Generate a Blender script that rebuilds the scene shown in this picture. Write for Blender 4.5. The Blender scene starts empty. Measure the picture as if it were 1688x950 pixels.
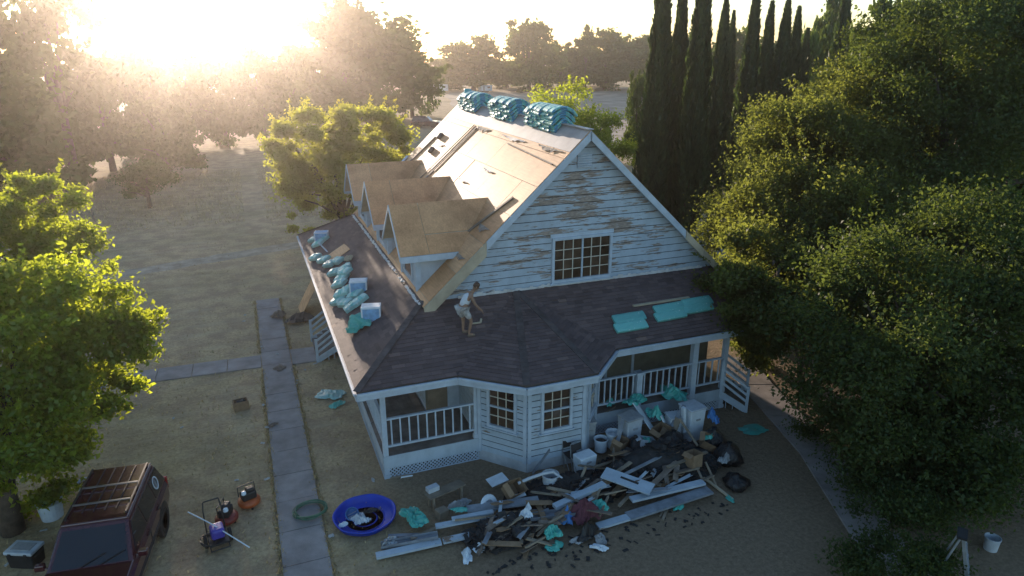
import bpy, math, random
import numpy as np
from mathutils import Vector, Matrix, Euler
R = math.radians
random.seed(7); rng = np.random.default_rng(7)
sc = bpy.context.scene
col = sc.collection

# ------------------------------------------------------------------ camera
CAM = np.array([-2.782, -17.567, 12.0])
PITCH, YAW, FPX, CX, CY = R(19.041), R(21.214), 1130.0, 844.0, 475.0
cam_d = bpy.data.cameras.new('camera'); cam = bpy.data.objects.new('camera', cam_d); col.objects.link(cam)
cam.location = CAM; cam.rotation_euler = (math.pi/2 - PITCH, 0, -YAW)
cam_d.sensor_width = 36; cam_d.lens = FPX/1688*36; cam_d.clip_start = .1; cam_d.clip_end = 4000
sc.camera = cam

# ------------------------------------------------------------------ world, sun, exposure
SUN_AZ, SUN_EL = -3.5, 7.0            # degrees, azimuth from +Y towards +X
w = bpy.data.worlds.new('World'); sc.world = w; w.use_nodes = True
nt = w.node_tree; bg = nt.nodes['Background']
sky = nt.nodes.new('ShaderNodeTexSky'); sky.sky_type = 'NISHITA'; sky.sun_disc = False
sky.sun_elevation = R(SUN_EL); sky.sun_rotation = R(SUN_AZ); sky.altitude = 200
sky.air_density = 1.0; sky.dust_density = 0.8; sky.ozone_density = 2.1
nt.links.new(sky.outputs[0], bg.inputs[0]); bg.inputs[1].default_value = 0.15
sun_d = bpy.data.lights.new('sun', 'SUN'); sun_d.energy = 4.2; sun_d.angle = R(.6); sun_d.color = (1, .81, .64)
sun = bpy.data.objects.new('sun', sun_d); col.objects.link(sun)
sv = Vector((math.sin(R(SUN_AZ))*math.cos(R(SUN_EL)), math.cos(R(SUN_AZ))*math.cos(R(SUN_EL)), math.sin(R(SUN_EL))))
sun.rotation_euler = sv.to_track_quat('Z', 'Y').to_euler(); sun.location = (0, 60, 40)
vs = sc.view_settings; vs.view_transform = 'Standard'; vs.look = 'None'; vs.gamma = 1; vs.exposure = 1.4
try: vs.use_curve_mapping = False
except Exception: pass
cy = sc.cycles
cy.use_denoising = True; cy.max_bounces = 6; cy.diffuse_bounces = 3; cy.glossy_bounces = 2
cy.transmission_bounces = 4; cy.transparent_max_bounces = 6; cy.volume_bounces = 0
cy.sample_clamp_indirect = 4.0; cy.caustics_reflective = False; cy.caustics_refractive = False

# ------------------------------------------------------------------ pixel -> place
_fw = np.array([math.sin(YAW)*math.cos(PITCH), math.cos(YAW)*math.cos(PITCH), -math.sin(PITCH)])
_r = np.array([math.cos(YAW), -math.sin(YAW), 0]); _u = np.cross(_r, _fw)
def ray(x, y): return _r*(x-CX)/FPX + _u*(CY-y)/FPX + _fw
def at(x, y, z=0.0):                       # the place at height z that the pixel shows
    d = ray(x, y); return Vector(CAM + d*(z-CAM[2])/d[2])
def at_y(x, y, Y):
    d = ray(x, y); return Vector(CAM + d*(Y-CAM[1])/d[1])
def far(x, dist):                          # a place on the ground below pixel column x at horizontal distance dist
    d = ray(x, 85.0); h = math.hypot(d[0], d[1]); return Vector((CAM[0]+d[0]/h*dist, CAM[1]+d[1]/h*dist, 0))
def pxz(y, dist): return 12.0 - (y-85.0)/1195.0*dist        # height seen at pixel row y at that distance

# ------------------------------------------------------------------ materials
MATS = {}
def nodes_of(name):
    m = bpy.data.materials.new(name); m.use_nodes = True
    t = m.node_tree; return m, t, t.nodes['Principled BSDF']
def N(t, kind, **kw):
    n = t.nodes.new(kind)
    for k, v in kw.items():
        if k.startswith('i_'):
            key = k[2:]; key = int(key) if key.isdigit() else key
            n.inputs[key].default_value = v
        else: setattr(n, k, v)
    return n
def ramp(t, fac, stops):
    r = t.nodes.new('ShaderNodeValToRGB'); e = r.color_ramp.elements
    while len(e) < len(stops): e.new(.5)
    for el, (p, c) in zip(e, stops):
        el.position = p; el.color = (*c, 1) if len(c) == 3 else c
    t.links.new(fac, r.inputs[0]); return r.outputs[0]
def coords(t, space='Object', scale=(1, 1, 1)):
    if space == 'World':
        g = t.nodes.new('ShaderNodeNewGeometry'); o = g.outputs['Position']
    else:
        g = t.nodes.new('ShaderNodeTexCoord'); o = g.outputs[space]
    mp = t.nodes.new('ShaderNodeMapping'); mp.inputs['Scale'].default_value = scale
    t.links.new(o, mp.inputs[0]); return mp.outputs[0]
def noise(t, vec, scale, detail=5, rough=.6):
    n = N(t, 'ShaderNodeTexNoise'); n.inputs['Scale'].default_value = scale
    n.inputs['Detail'].default_value = detail; n.inputs['Roughness'].default_value = rough
    t.links.new(vec, n.inputs['Vector']); return n.outputs[0]
def mixc(t, fac, a, b, mode='MIX'):
    m = t.nodes.new('ShaderNodeMix'); m.data_type = 'RGBA'; m.blend_type = mode
    for s, v in ((0, fac), (6, a), (7, b)):
        if hasattr(v, 'is_output') or isinstance(v, bpy.types.NodeSocket): t.links.new(v, m.inputs[s])
        else: m.inputs[s].default_value = v if s == 0 else (*v, 1)
    return m.outputs[2]
def bump(t, h, p, strength=.3, dist=.02):
    b = t.nodes.new('ShaderNodeBump'); b.inputs['Strength'].default_value = strength; b.inputs['Distance'].default_value = dist
    t.links.new(h, b.inputs['Height']); t.links.new(b.outputs[0], p.inputs['Normal'])
def mat(name, c, rough=.7, var=.18, scale=6.0, metal=0.0, spec=.4, bmp=.15, bscale=None, tone=None, space='Object', stretch=(1, 1, 1), coat=0):
    """a plain surface with mottling, a little random tone per object and fine relief"""
    if name in MATS: return MATS[name]
    m, t, p = nodes_of(name)
    v = coords(t, space, stretch)
    n = noise(t, v, scale)
    dark = tuple(x*(1-var*1.6) for x in c); lite = tuple(min(1, x*(1+var)) for x in c)
    cc = ramp(t, n, [(.3, dark), (.7, lite)])
    if tone:
        oi = t.nodes.new('ShaderNodeObjectInfo')
        k = ramp(t, oi.outputs['Random'], [(0, (1-tone,)*3), (1, (1+tone*.6,)*3)])
        cc = mixc(t, 1.0, cc, k, 'MULTIPLY')
    t.links.new(cc, p.inputs['Base Color'])
    p.inputs['Roughness'].default_value = rough; p.inputs['Metallic'].default_value = metal
    p.inputs['Specular IOR Level'].default_value = spec
    if coat: p.inputs['Coat Weight'].default_value = coat; p.inputs['Coat Roughness'].default_value = .08
    if bmp:
        bump(t, noise(t, v, bscale or scale*5, 3), p, bmp, .02)
    MATS[name] = m; return m

def peeling_paint(name, white=(.74, .76, .77), wood=(.20, .145, .105), amount=.5, centre=None):
    m, t, p = nodes_of(name)
    v = coords(t, 'World', (1.1, 1.1, 9.0)); fine = noise(t, v, 1.6, 8, .72)
    v2 = coords(t, 'World', (.8, .8, 2.6)); patch = noise(t, v2, 1.0, 3, .55)
    a = N(t, 'ShaderNodeMath', operation='MULTIPLY'); t.links.new(patch, a.inputs[0]); a.inputs[1].default_value = .9
    s = N(t, 'ShaderNodeMath', operation='ADD'); t.links.new(fine, s.inputs[0]); t.links.new(a.outputs[0], s.inputs[1])
    src = s.outputs[0]
    if centre:
        g = t.nodes.new('ShaderNodeNewGeometry')
        d = N(t, 'ShaderNodeVectorMath', operation='SUBTRACT'); t.links.new(g.outputs['Position'], d.inputs[0]); d.inputs[1].default_value = centre[0]
        q = N(t, 'ShaderNodeVectorMath', operation='DIVIDE'); t.links.new(d.outputs[0], q.inputs[0]); q.inputs[1].default_value = centre[1]
        ln = N(t, 'ShaderNodeVectorMath', operation='LENGTH'); t.links.new(q.outputs[0], ln.inputs[0])
        mr = N(t, 'ShaderNodeMapRange'); mr.inputs[1].default_value = 0; mr.inputs[2].default_value = 1; mr.inputs[3].default_value = .16; mr.inputs[4].default_value = 0
        t.links.new(ln.outputs['Value'], mr.inputs[0])
        s2 = N(t, 'ShaderNodeMath', operation='ADD'); t.links.new(src, s2.inputs[0]); t.links.new(mr.outputs[0], s2.inputs[1]); src = s2.outputs[0]
    hv = N(t, 'ShaderNodeMath', operation='MULTIPLY'); t.links.new(src, hv.inputs[0]); hv.inputs[1].default_value = .5
    th = .70-.25*amount
    msk = ramp(t, hv.outputs[0], [(th, (0, 0, 0)), (th+.018, (1, 1, 1))])
    wv = noise(t, coords(t, 'World', (2, 2, 14)), 3, 4)
    wd = ramp(t, wv, [(.3, tuple(x*.55 for x in wood)), (.7, tuple(x*1.5 for x in wood))])
    dirt = noise(t, coords(t, 'World', (.9, .9, .5)), 2.2, 6, .65)
    wh = ramp(t, dirt, [(.25, tuple(x*.72 for x in white)), (.6, white)])
    t.links.new(mixc(t, msk, wh, wd), p.inputs['Base Color']); p.inputs['Roughness'].default_value = .75
    inv = N(t, 'ShaderNodeMath', operation='SUBTRACT'); inv.inputs[0].default_value = 1; t.links.new(msk, inv.inputs[1])
    bump(t, inv.outputs[0], p, .4, .01)
    MATS[name] = m; return m

def leaf_mat(name, c1, c2, trans=(.30, .36, .03), tr=.45, gl=.04):
    m, t, p = nodes_of(name); t.nodes.remove(p)
    at_ = N(t, 'ShaderNodeAttribute', attribute_name='tint')
    cc = ramp(t, at_.outputs['Fac'], [(0, c1), (.8, c2), (1, tuple(min(1, x*1.35) for x in c2))])
    tc = ramp(t, at_.outputs['Fac'], [(0, tuple(x*.7 for x in trans)), (1, trans)])
    d = N(t, 'ShaderNodeBsdfDiffuse'); t.links.new(cc, d.inputs[0])
    tl = N(t, 'ShaderNodeBsdfTranslucent'); t.links.new(tc, tl.inputs[0])
    g = N(t, 'ShaderNodeBsdfGlossy'); g.inputs['Roughness'].default_value = .45; g.inputs['Color'].default_value = (.6, .6, .6, 1)
    mx = N(t, 'ShaderNodeMixShader'); mx.inputs[0].default_value = tr
    t.links.new(d.outputs[0], mx.inputs[1]); t.links.new(tl.outputs[0], mx.inputs[2])
    m2 = N(t, 'ShaderNodeMixShader'); m2.inputs[0].default_value = gl
    t.links.new(mx.outputs[0], m2.inputs[1]); t.links.new(g.outputs[0], m2.inputs[2])
    t.links.new(m2.outputs[0], t.nodes['Material Output'].inputs[0])
    MATS[name] = m; return m

# ------------------------------------------------------------------ mesh helpers
class MB:
    def __init__(s): s.v = []; s.f = []; s.mi = []
    def add(s, vs, fs, mi=0):
        b = len(s.v); s.v += [tuple(x) for x in vs]
        for f in fs: s.f.append(tuple(i+b for i in f)); s.mi.append(mi)
        return s
    def box(s, c, size, rot=None, mi=0, taper=None):
        hx, hy, hz = (x/2 for x in size); pts = []
        for z in (-1, 1):
            k = 1 if (taper is None or z < 0) else taper
            for x, y in ((-1, -1), (1, -1), (1, 1), (-1, 1)): pts.append(Vector((x*hx*k, y*hy*k, z*hz)))
        if rot is not None:
            M = rot if isinstance(rot, Matrix) else Euler(rot).to_matrix()
            pts = [M @ p for p in pts]
        c = Vector(c); pts = [p+c for p in pts]
        return s.add(pts, [(3, 2, 1, 0), (4, 5, 6, 7), (0, 1, 5, 4), (1, 2, 6, 5), (2, 3, 7, 6), (3, 0, 4, 7)], mi)
    def bar(s, a, b, wd, ht, up=(0, 0, 1), mi=0):
        a, b = Vector(a), Vector(b); d = (b-a); L = d.length; d.normalize(); up = Vector(up)
        x = d.cross(up)
        if x.length < 1e-4: x = d.cross(Vector((1, 0, 0)))
        x.normalize(); z = x.cross(d)
        M = Matrix((x, d, z)).transposed()
        return s.box((a+b)/2, (wd, L, ht), M, mi)
    def tube(s, pts, rad, n=8, mi=0, cap=True):
        pts = [Vector(p) for p in pts]; k = len(pts); rad = rad if hasattr(rad, '__len__') else [rad]*k
        rings = []; prev = None
        for i, p in enumerate(pts):
            d = (pts[min(i+1, k-1)]-pts[max(i-1, 0)]).normalized()
            if prev is None:
                x = d.cross(Vector((0, 0, 1)))
                if x.length < 1e-3: x = d.cross(Vector((1, 0, 0)))
            else: x = prev - d*prev.dot(d)
            x.normalize(); prev = x; y = d.cross(x)
            rings.append([p+(x*math.cos(a)+y*math.sin(a))*rad[i] for a in [2*math.pi*j/n for j in range(n)]])
        vs = [q for r in rings for q in r]; fs = []
        for i in range(k-1):
            for j in range(n): fs.append((i*n+j, i*n+(j+1) % n, (i+1)*n+(j+1) % n, (i+1)*n+j))
        if cap: fs.append(tuple(range(n-1, -1, -1))); fs.append(tuple((k-1)*n+j for j in range(n)))
        return s.add(vs, fs, mi)
    def lathe(s, c, prof, n=20, mi=0, rot=None, wob=None):
        c = Vector(c); vs = []; fs = []
        for i, (r, z) in enumerate(prof):
            for j in range(n):
                a = 2*math.pi*j/n; k = 1 if wob is None else wob(a, i)
                p = Vector((r*k*math.cos(a), r*k*math.sin(a), z))
                if rot is not None: p = rot @ p
                vs.append(p+c)
        for i in range(len(prof)-1):
            for j in range(n): fs.append((i*n+j, i*n+(j+1) % n, (i+1)*n+(j+1) % n, (i+1)*n+j))
        if prof[0][0] > 1e-4: fs.append(tuple(range(n-1, -1, -1)))
        if prof[-1][0] > 1e-4: fs.append(tuple((len(prof)-1)*n+j for j in range(n)))
        return s.add(vs, fs, mi)
    def slab(s, poly, th, mi=0, mi_side=None):
        """planar polygon (3-D points, anticlockwise seen from outside) made th thick inwards"""
        poly = [Vector(p) for p in poly]
        n = Vector((0, 0, 0))
        for i in range(len(poly)): n += poly[i].cross(poly[(i+1) % len(poly)])
        n.normalize(); k = len(poly); back = [p-n*th for p in poly]
        s.add(poly+back, [tuple(range(k)), tuple(range(2*k-1, k-1, -1))], mi)
        b = len(s.v)-2*k
        for i in range(k):
            j = (i+1) % k; s.f.append((b+i, b+k+i, b+k+j, b+j)); s.mi.append(mi if mi_side is None else mi_side)
        return s
    def mesh(s, name, mats, off=(0, 0, 0), smooth=False):
        me = bpy.data.meshes.new(name); o = Vector(off)
        me.from_pydata([tuple(Vector(v)-o) for v in s.v], [], s.f)
        mats = mats if isinstance(mats, (list, tuple)) else [mats]
        for m in mats: me.materials.append(m)
        if len(mats) > 1: me.polygons.foreach_set('material_index', s.mi)
        if smooth: me.polygons.foreach_set('use_smooth', [True]*len(me.polygons))
        me.update(); return me
    def build(s, name, mats, parent=None, smooth=False, bev=0):
        off = wloc(parent) if parent else Vector((0, 0, 0))
        if not parent and s.v:
            a = np.array([tuple(v) for v in s.v]); off = Vector(((a[:, 0].min()+a[:, 0].max())/2, (a[:, 1].min()+a[:, 1].max())/2, a[:, 2].min()))
        ob = bpy.data.objects.new(name, s.mesh(name, mats, off, smooth)); col.objects.link(ob)
        if parent: ob.parent = parent
        else: ob.location = off
        if bev:
            b = ob.modifiers.new('b', 'BEVEL'); b.width = bev; b.segments = 2; b.limit_method = 'ANGLE'
        return ob
def wloc(o):
    v = Vector((0, 0, 0))
    while o: v += o.location; o = o.parent
    return v
def tag(o, label=None, cat=None, group=None, kind=None):
    for k, v in (('label', label), ('category', cat), ('group', group), ('kind', kind)):
        if v: o[k] = v
    return o
def thing(name, label, cat, loc=(0, 0, 0), group=None):
    o = bpy.data.objects.new(name, None); col.objects.link(o); o.location = loc; o.empty_display_size = .3
    return tag(o, label, cat, group)
def cp(o, parent=None):
    c = o.copy(); col.objects.link(c); c.parent = parent
    for ch in o.children: cp(ch, c)
    return c
def quad_mesh(name, P, m, tint=None):
    """P: (n,4,3) array of quads -> mesh, fast"""
    n = len(P); me = bpy.data.meshes.new(name)
    me.vertices.add(4*n); me.vertices.foreach_set('co', np.ascontiguousarray(P, dtype=np.float32).ravel())
    me.loops.add(4*n); me.loops.foreach_set('vertex_index', np.arange(4*n, dtype=np.int32))
    me.polygons.add(n); me.polygons.foreach_set('loop_start', np.arange(0, 4*n, 4, dtype=np.int32))
    try: me.polygons.foreach_set('loop_total', np.full(n, 4, dtype=np.int32))
    except Exception: pass
    me.materials.append(m)
    if tint is not None:
        a = me.attributes.new('tint', 'FLOAT', 'FACE'); a.data.foreach_set('value', tint.astype(np.float32))
    me.update(calc_edges=True); return me
# ================================================================== the setting
def ground_mat():
    m, t, p = nodes_of('dry_ground')
    v = coords(t, 'World'); big = noise(t, v, .12, 5, .6); mid = noise(t, v, .9, 6, .65); fine = noise(t, v, 9, 6, .75)
    st = noise(t, coords(t, 'World', (.35, 1.6, 1)), 1.1, 5, .65)
    straw = ramp(t, fine, [(.28, (.27, .19, .11)), (.5, (.50, .37, .22)), (.72, (.66, .50, .31))])
    dirt = ramp(t, fine, [(.3, (.26, .18, .115)), (.7, (.48, .35, .23))])
    grn = ramp(t, fine, [(.3, (.10, .10, .04)), (.7, (.27, .25, .11))])
    c = mixc(t, ramp(t, mid, [(.42, (0, 0, 0)), (.58, (1, 1, 1))]), straw, dirt)
    c = mixc(t, ramp(t, big, [(.47, (0, 0, 0)), (.64, (.4, .4, .4))]), c, grn)
    c = mixc(t, ramp(t, st, [(.5, (0, 0, 0)), (.68, (.5, .5, .5))]), c, (.48, .39, .26))
    # the worn bare earth beside the house
    g = t.nodes.new('ShaderNodeNewGeometry'); sx = t.nodes.new('ShaderNodeSeparateXYZ'); t.links.new(g.outputs['Position'], sx.inputs[0])
    mr = N(t, 'ShaderNodeMapRange'); mr.inputs[1].default_value = -1.5; mr.inputs[2].default_value = 1.5; t.links.new(sx.outputs[0], mr.inputs[0])
    my = N(t, 'ShaderNodeMapRange'); my.inputs[1].default_value = 6; my.inputs[2].default_value = 1; t.links.new(sx.outputs[1], my.inputs[0])
    mm = N(t, 'ShaderNodeMath', operation='MULTIPLY'); t.links.new(mr.outputs[0], mm.inputs[0]); t.links.new(my.outputs[0], mm.inputs[1])
    earth = ramp(t, fine, [(.3, (.15, .11, .075)), (.7, (.30, .225, .155))])
    c = mixc(t, mm.outputs[0], c, earth)
    t.links.new(c, p.inputs['Base Color']); p.inputs['Roughness'].default_value = .95; p.inputs['Specular IOR Level'].default_value = .1
    bump(t, noise(t, v, 5, 8, .75), p, .9, .09)
    return m
M_GROUND = ground_mat()
g = MB(); xs = np.linspace(-500, 600, 12); ys = np.linspace(-120, 760, 10)
for y in ys:
    for x in xs: g.v.append((x, y, 0))
for j in range(9):
    for i in range(11): g.f.append((j*12+i, j*12+i+1, (j+1)*12+i+1, (j+1)*12+i)); g.mi.append(0)
o = g.build('ground', M_GROUND); tag(o, 'dry grass and bare dirt yard around the house', None, kind='structure')

M_CONC = mat('worn_concrete', (.28, .25, .24), .85, .22, 1.3, bmp=.25, bscale=20, space='World', tone=.06)
def strip(name, pts, wd, z, th, m, label, seg=1.35, gap=.012, parent=None):
    """a path of separate slabs along a centre line"""
    root = thing(name, label, None, (pts[0][0], pts[0][1], 0)); del_cat(root); root['kind'] = 'structure'
    for a, b in zip(pts[:-1], pts[1:]):
        a, b = Vector((*a, 0)), Vector((*b, 0)); L = (b-a).length; n = max(1, round(L/seg)); d = (b-a)/L
        for i in range(n):
            p0 = a+d*(L*i/n+gap); p1 = a+d*(L*(i+1)/n-gap); q = MB()
            dz = random.uniform(-.008, .006)
            q.bar(p0+Vector((0, 0, z-th/2+dz)), p1+Vector((0, 0, z-th/2+dz)), wd, th); q.build('slab', m, root)
    return root
def del_cat(o):
    if 'category' in o: del o['category']
strip('walkway', [(-2.52, -11), (-2.52, 17.6)], 1.12, .05, .10, M_CONC, 'long concrete walkway running past the left side of the house')
strip('cross_path', [(-3.1, 9.95), (-16, 10.35)], 1.2, .045, .09, M_CONC, 'concrete path branching off the walkway under the leafy tree')
strip('stair_path', [(-1.94, 9.9), (-.95, 9.9)], 1.5, .045, .09, M_CONC, 'short concrete path between the walkway and the porch stairs')
strip('side_path', [(15.2, 3.2), (14.35, .9), (13.05, -3.6), (11.2, -7.7), (10.2, -12)], 1.25, .05, .10, M_CONC, 'concrete path leading from the right porch stairs past the oaks', seg=2.4)
strip('driveway_pad', [(17.5, 16), (28, 19.5)], 5, .05, .1, M_CONC, 'concrete pad behind the right side of the house', seg=2.6)
M_TRACK = mat('dirt_track', (.40, .33, .25), .95, .25, 1.2, bmp=.5, bscale=9, space='World', spec=.1)
M_LOT = mat('bare_lot', (.42, .34, .26), .95, .25, .25, bmp=.5, bscale=4, space='World', spec=.1)
def sheet(name, poly, z, m, label, rag=.5, n=10):
    q = MB(); pts = []
    for i in range(len(poly)):
        a, b = Vector((*poly[i], z)), Vector((*poly[(i+1) % len(poly)], z))
        for k in range(n):
            p = a.lerp(b, k/n); pts.append(p+Vector((random.uniform(-rag, rag), random.uniform(-rag, rag), 0)))
    q.add(pts, [tuple(range(len(pts)))]); o = q.build(name, m); tag(o, label, None, kind='structure'); return o
sheet('dirt_track', [(-30, 20.2), (-9, 24.6), (-3.3, 26.4), (14, 31), (14, 32.6), (-3.3, 28), (-9, 26.2), (-30, 22.2)], .004, M_TRACK, 'faint wheel worn dirt track crossing the dry field', .12)
sheet('dirt_lot', [(28, 62), (190, 55), (230, 200), (60, 205), (36, 110)], .004, M_LOT, 'bare dirt lot in front of the distant trees', 2)

# ================================================================== the house
M_WHITE = mat('painted_trim', (.43, .50, .58), .6, .10, 3, bmp=.08, space='World', tone=.05)
M_SIDING = peeling_paint('gable_siding_paint', white=(.40, .475, .55), amount=.66, wood=(.25, .205, .175), centre=((7.4, 2.1, 7.0), (4.2, 5, 3.0)))
M_BAYSID = peeling_paint('bay_siding_paint', white=(.40, .475, .55), amount=.54)
M_RAGGED = peeling_paint('ragged_paint', white=(.62, .62, .62), amount=.62)
M_PLY = None
def ply_mat():
    m, t, p = nodes_of('plywood')
    v = coords(t, 'World', (.7, .7, .7)); a = noise(t, v, 1.4, 7, .65)
    gr = noise(t, coords(t, 'World', (14, 1.2, 14)), 1.5, 5, .6)
    oi = t.nodes.new('ShaderNodeObjectInfo')
    base = ramp(t, oi.outputs['Random'], [(0, (.50, .255, .12)), (.4, (.60, .325, .165)), (.75, (.66, .375, .20)), (1, (.53, .275, .13))])
    k = ramp(t, a, [(.25, (.62, .60, .58)), (.55, (1, 1, 1)), (.8, (1.15, 1.13, 1.1))])
    k2 = ramp(t, gr, [(.3, (.82, .8, .78)), (.7, (1.1, 1.1, 1.1))])
    c = mixc(t, 1, mixc(t, 1, base, k, 'MULTIPLY'), k2, 'MULTIPLY')
    t.links.new(c, p.inputs['Base Color']); p.inputs['Roughness'].default_value = .6; p.inputs['Specular IOR Level'].default_value = .22
    bump(t, gr, p, .15, .01); MATS['plywood'] = m; return m
M_PLY = ply_mat()
M_RAW = mat('raw_lumber', (.46, .385, .28), .7, .15, 2, bmp=.1, space='World', tone=.1)
M_FELT = mat('grey_felt', (.33, .31, .31), .55, .15, 1.5, bmp=.1, space='World', tone=.05)
M_GLASS = mat('window_glass', (.075, .05, .034), .07, .35, 2.5, spec=.6, bmp=0, space='World', tone=.55)  # brown tone, varied by pane, paints warm reflections and the room behind
M_DARK = mat('dark_gap', (.03, .028, .026), .9, .1)
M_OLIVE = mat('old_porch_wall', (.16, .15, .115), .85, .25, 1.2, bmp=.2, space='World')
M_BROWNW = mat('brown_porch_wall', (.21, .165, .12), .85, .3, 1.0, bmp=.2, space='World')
M_DECK = mat('deck_boards', (.17, .15, .135), .85, .3, 2, bmp=.2, space='World')
def shingle_mat():
    m, t, p = nodes_of('brown_shingles')
    a = N(t, 'ShaderNodeAttribute', attribute_name='tint')
    c = ramp(t, a.outputs['Fac'], [(0, (.07, .051, .051)), (.5, (.11, .079, .078)), (.9, (.155, .11, .105)), (1, (.19, .13, .11))])
    n = noise(t, coords(t, 'World'), 60, 3, .8); k = ramp(t, n, [(.3, (.7, .7, .7)), (.7, (1.25, 1.25, 1.25))])
    big = ramp(t, noise(t, coords(t, 'World'), .5, 4), [(.3, (.82, .82, .84)), (.7, (1.12, 1.1, 1.08))])
    c = mixc(t, 1, mixc(t, 1, c, k, 'MULTIPLY'), big, 'MULTIPLY')
    t.links.new(c, p.inputs['Base Color']); p.inputs['Roughness'].default_value = .8; p.inputs['Specular IOR Level'].default_value = .35
    bump(t, n, p, .4, .006); return m
M_SHING = shingle_mat()

HX, HZ, SL = 7.37, 9.68, .92          # ridge line x, height, slope of the main roof
X0, X1, Y0, Y1 = 1.86, 12.88, 2.12, 15.24
EX, EY, EZ, PS = -.68, -.42, 3.2, .56  # porch eave lines and slope
TOPZ = EZ + PS*(Y0-EY)
XR = 12.85
house = thing('farm_house', 'white two storey house with a steep stripped plywood roof and a wraparound porch', 'house', (7, 8.5, 0))
def part(name, mb, m, parent=None, **k): return mb.build(name, m, parent or house, **k)

# ---- ground floor walls
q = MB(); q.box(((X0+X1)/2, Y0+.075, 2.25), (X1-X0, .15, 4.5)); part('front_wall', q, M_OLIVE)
q = MB(); q.box((X0+.075, (Y0+Y1)/2, 2.25), (.15, Y1-Y0-.31, 4.5)); part('side_wall', q, M_BAYSID)
q = MB(); q.box((X1-.075, (Y0+Y1)/2, 2.25), (.15, Y1-Y0-.31, 4.5)); part('side_wall', q, M_BAYSID)
q = MB(); q.box(((X0+X1)/2, Y1-.075, 2.25), (X1-X0, .15, 4.5)); part('back_wall', q, M_BAYSID)
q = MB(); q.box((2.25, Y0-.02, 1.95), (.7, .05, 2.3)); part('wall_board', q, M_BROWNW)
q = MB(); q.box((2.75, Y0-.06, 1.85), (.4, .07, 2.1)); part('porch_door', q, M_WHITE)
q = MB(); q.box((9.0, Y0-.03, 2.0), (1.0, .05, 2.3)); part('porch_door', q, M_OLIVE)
for xx in (8.45, 9.55):
    q = MB(); q.box((xx, Y0-.045, 2.0), (.1, .08, 2.4)); part('door_trim', q, M_WHITE)
q = MB(); q.box((10.6, Y0-.04, 2.35), (1.1, .06, 1.1)); part('porch_window', q, M_GLASS)

# ---- gable ends
def gable_x(z, s):                       # half width of the gable triangle under the roof at height z
    return max(0.02, (HZ-.12-z)/SL)
def siding(y, ny, zb, exp, hole, m):
    z = zb; k = 0
    while z < HZ-.35:
        zt = min(z+exp-.026, HZ-.2); hb, ht = gable_x(z, 1), gable_x(zt, 1)
        spans = [(HX-hb, HX+hb, HX-ht, HX+ht)]
        if hole and zt > hole[2] and z < hole[3]:
            spans = [(HX-hb, hole[0], HX-ht, hole[0]), (hole[1], HX+hb, hole[1], HX+ht)]
            if hole[3]-z < exp and zt-hole[3] > .02: pass
        for a, b, at_, bt in spans:
            jit = random.uniform(-.004, .004)
            yo, yi = y+ny*(.026+jit), y+ny*.014
            pts = [(a, yo, z), (b, yo, z), (bt, yi, zt), (at_, yi, zt), (a, y, z), (b, y, z), (bt, y-ny*.002, zt), (at_, y-ny*.002, zt)]
            fs = [(0, 1, 2, 3), (7, 6, 5, 4), (0, 4, 5, 1), (3, 2, 6, 7), (0, 3, 7, 4), (1, 5, 6, 2)]
            if ny > 0: fs = [f[::-1] for f in fs]
            q = MB(); q.add(pts, fs); part('siding_board', q, m)
        z += exp; k += 1
for y, ny in ((Y0, -1), (Y1, 1)):
    q = MB(); a = [(HX-gable_x(4.3, 1), 4.3), (HX+gable_x(4.3, 1), 4.3), (HX, HZ-.15)]
    th = .1*ny
    pts = [(x, y-.004*-ny, z) for x, z in a]+[(x, y-th, z) for x, z in a]
    q.add(pts, [(0, 1, 2), (5, 4, 3), (0, 3, 4, 1), (1, 4, 5, 2), (2, 5, 3, 0)]); part('gable_wall', q, M_DARK)  # backing coloured near black so board gaps draw lap shadow and dirt lines
HOLE = (6.24, 8.46, 4.72, 6.26)
siding(Y0-.004, -1, 4.60, .252, HOLE, M_SIDING)
siding(Y1+.004, 1, 4.4, .252, None, M_BAYSID)
# attic vent
q = MB()
for i in range(6): q.box((HX-.05, Y0-.06, 8.52+i*.075), (.5, .03, .06), (R(25), 0, 0))
part('gable_vent', q, M_WHITE)
# ragged torn flashing along the foot of the gable
q = MB(); n = 90
for i in range(n):
    xa = 3.0+(12.2-3.0)*i/n; xb = xa+(12.2-3.0)/n*1.02
    h = .06+.09*abs(math.sin(i*.7)+random.uniform(-.6, .8))*.6
    q.box(((xa+xb)/2, Y0-.075-random.uniform(0, .02), TOPZ+.02+h/2-.03), (xb-xa, .02, h), (R(random.uniform(-12, 20)), 0, R(random.uniform(-6, 6))))
part('torn_flashing', q, M_RAGGED)

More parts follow.
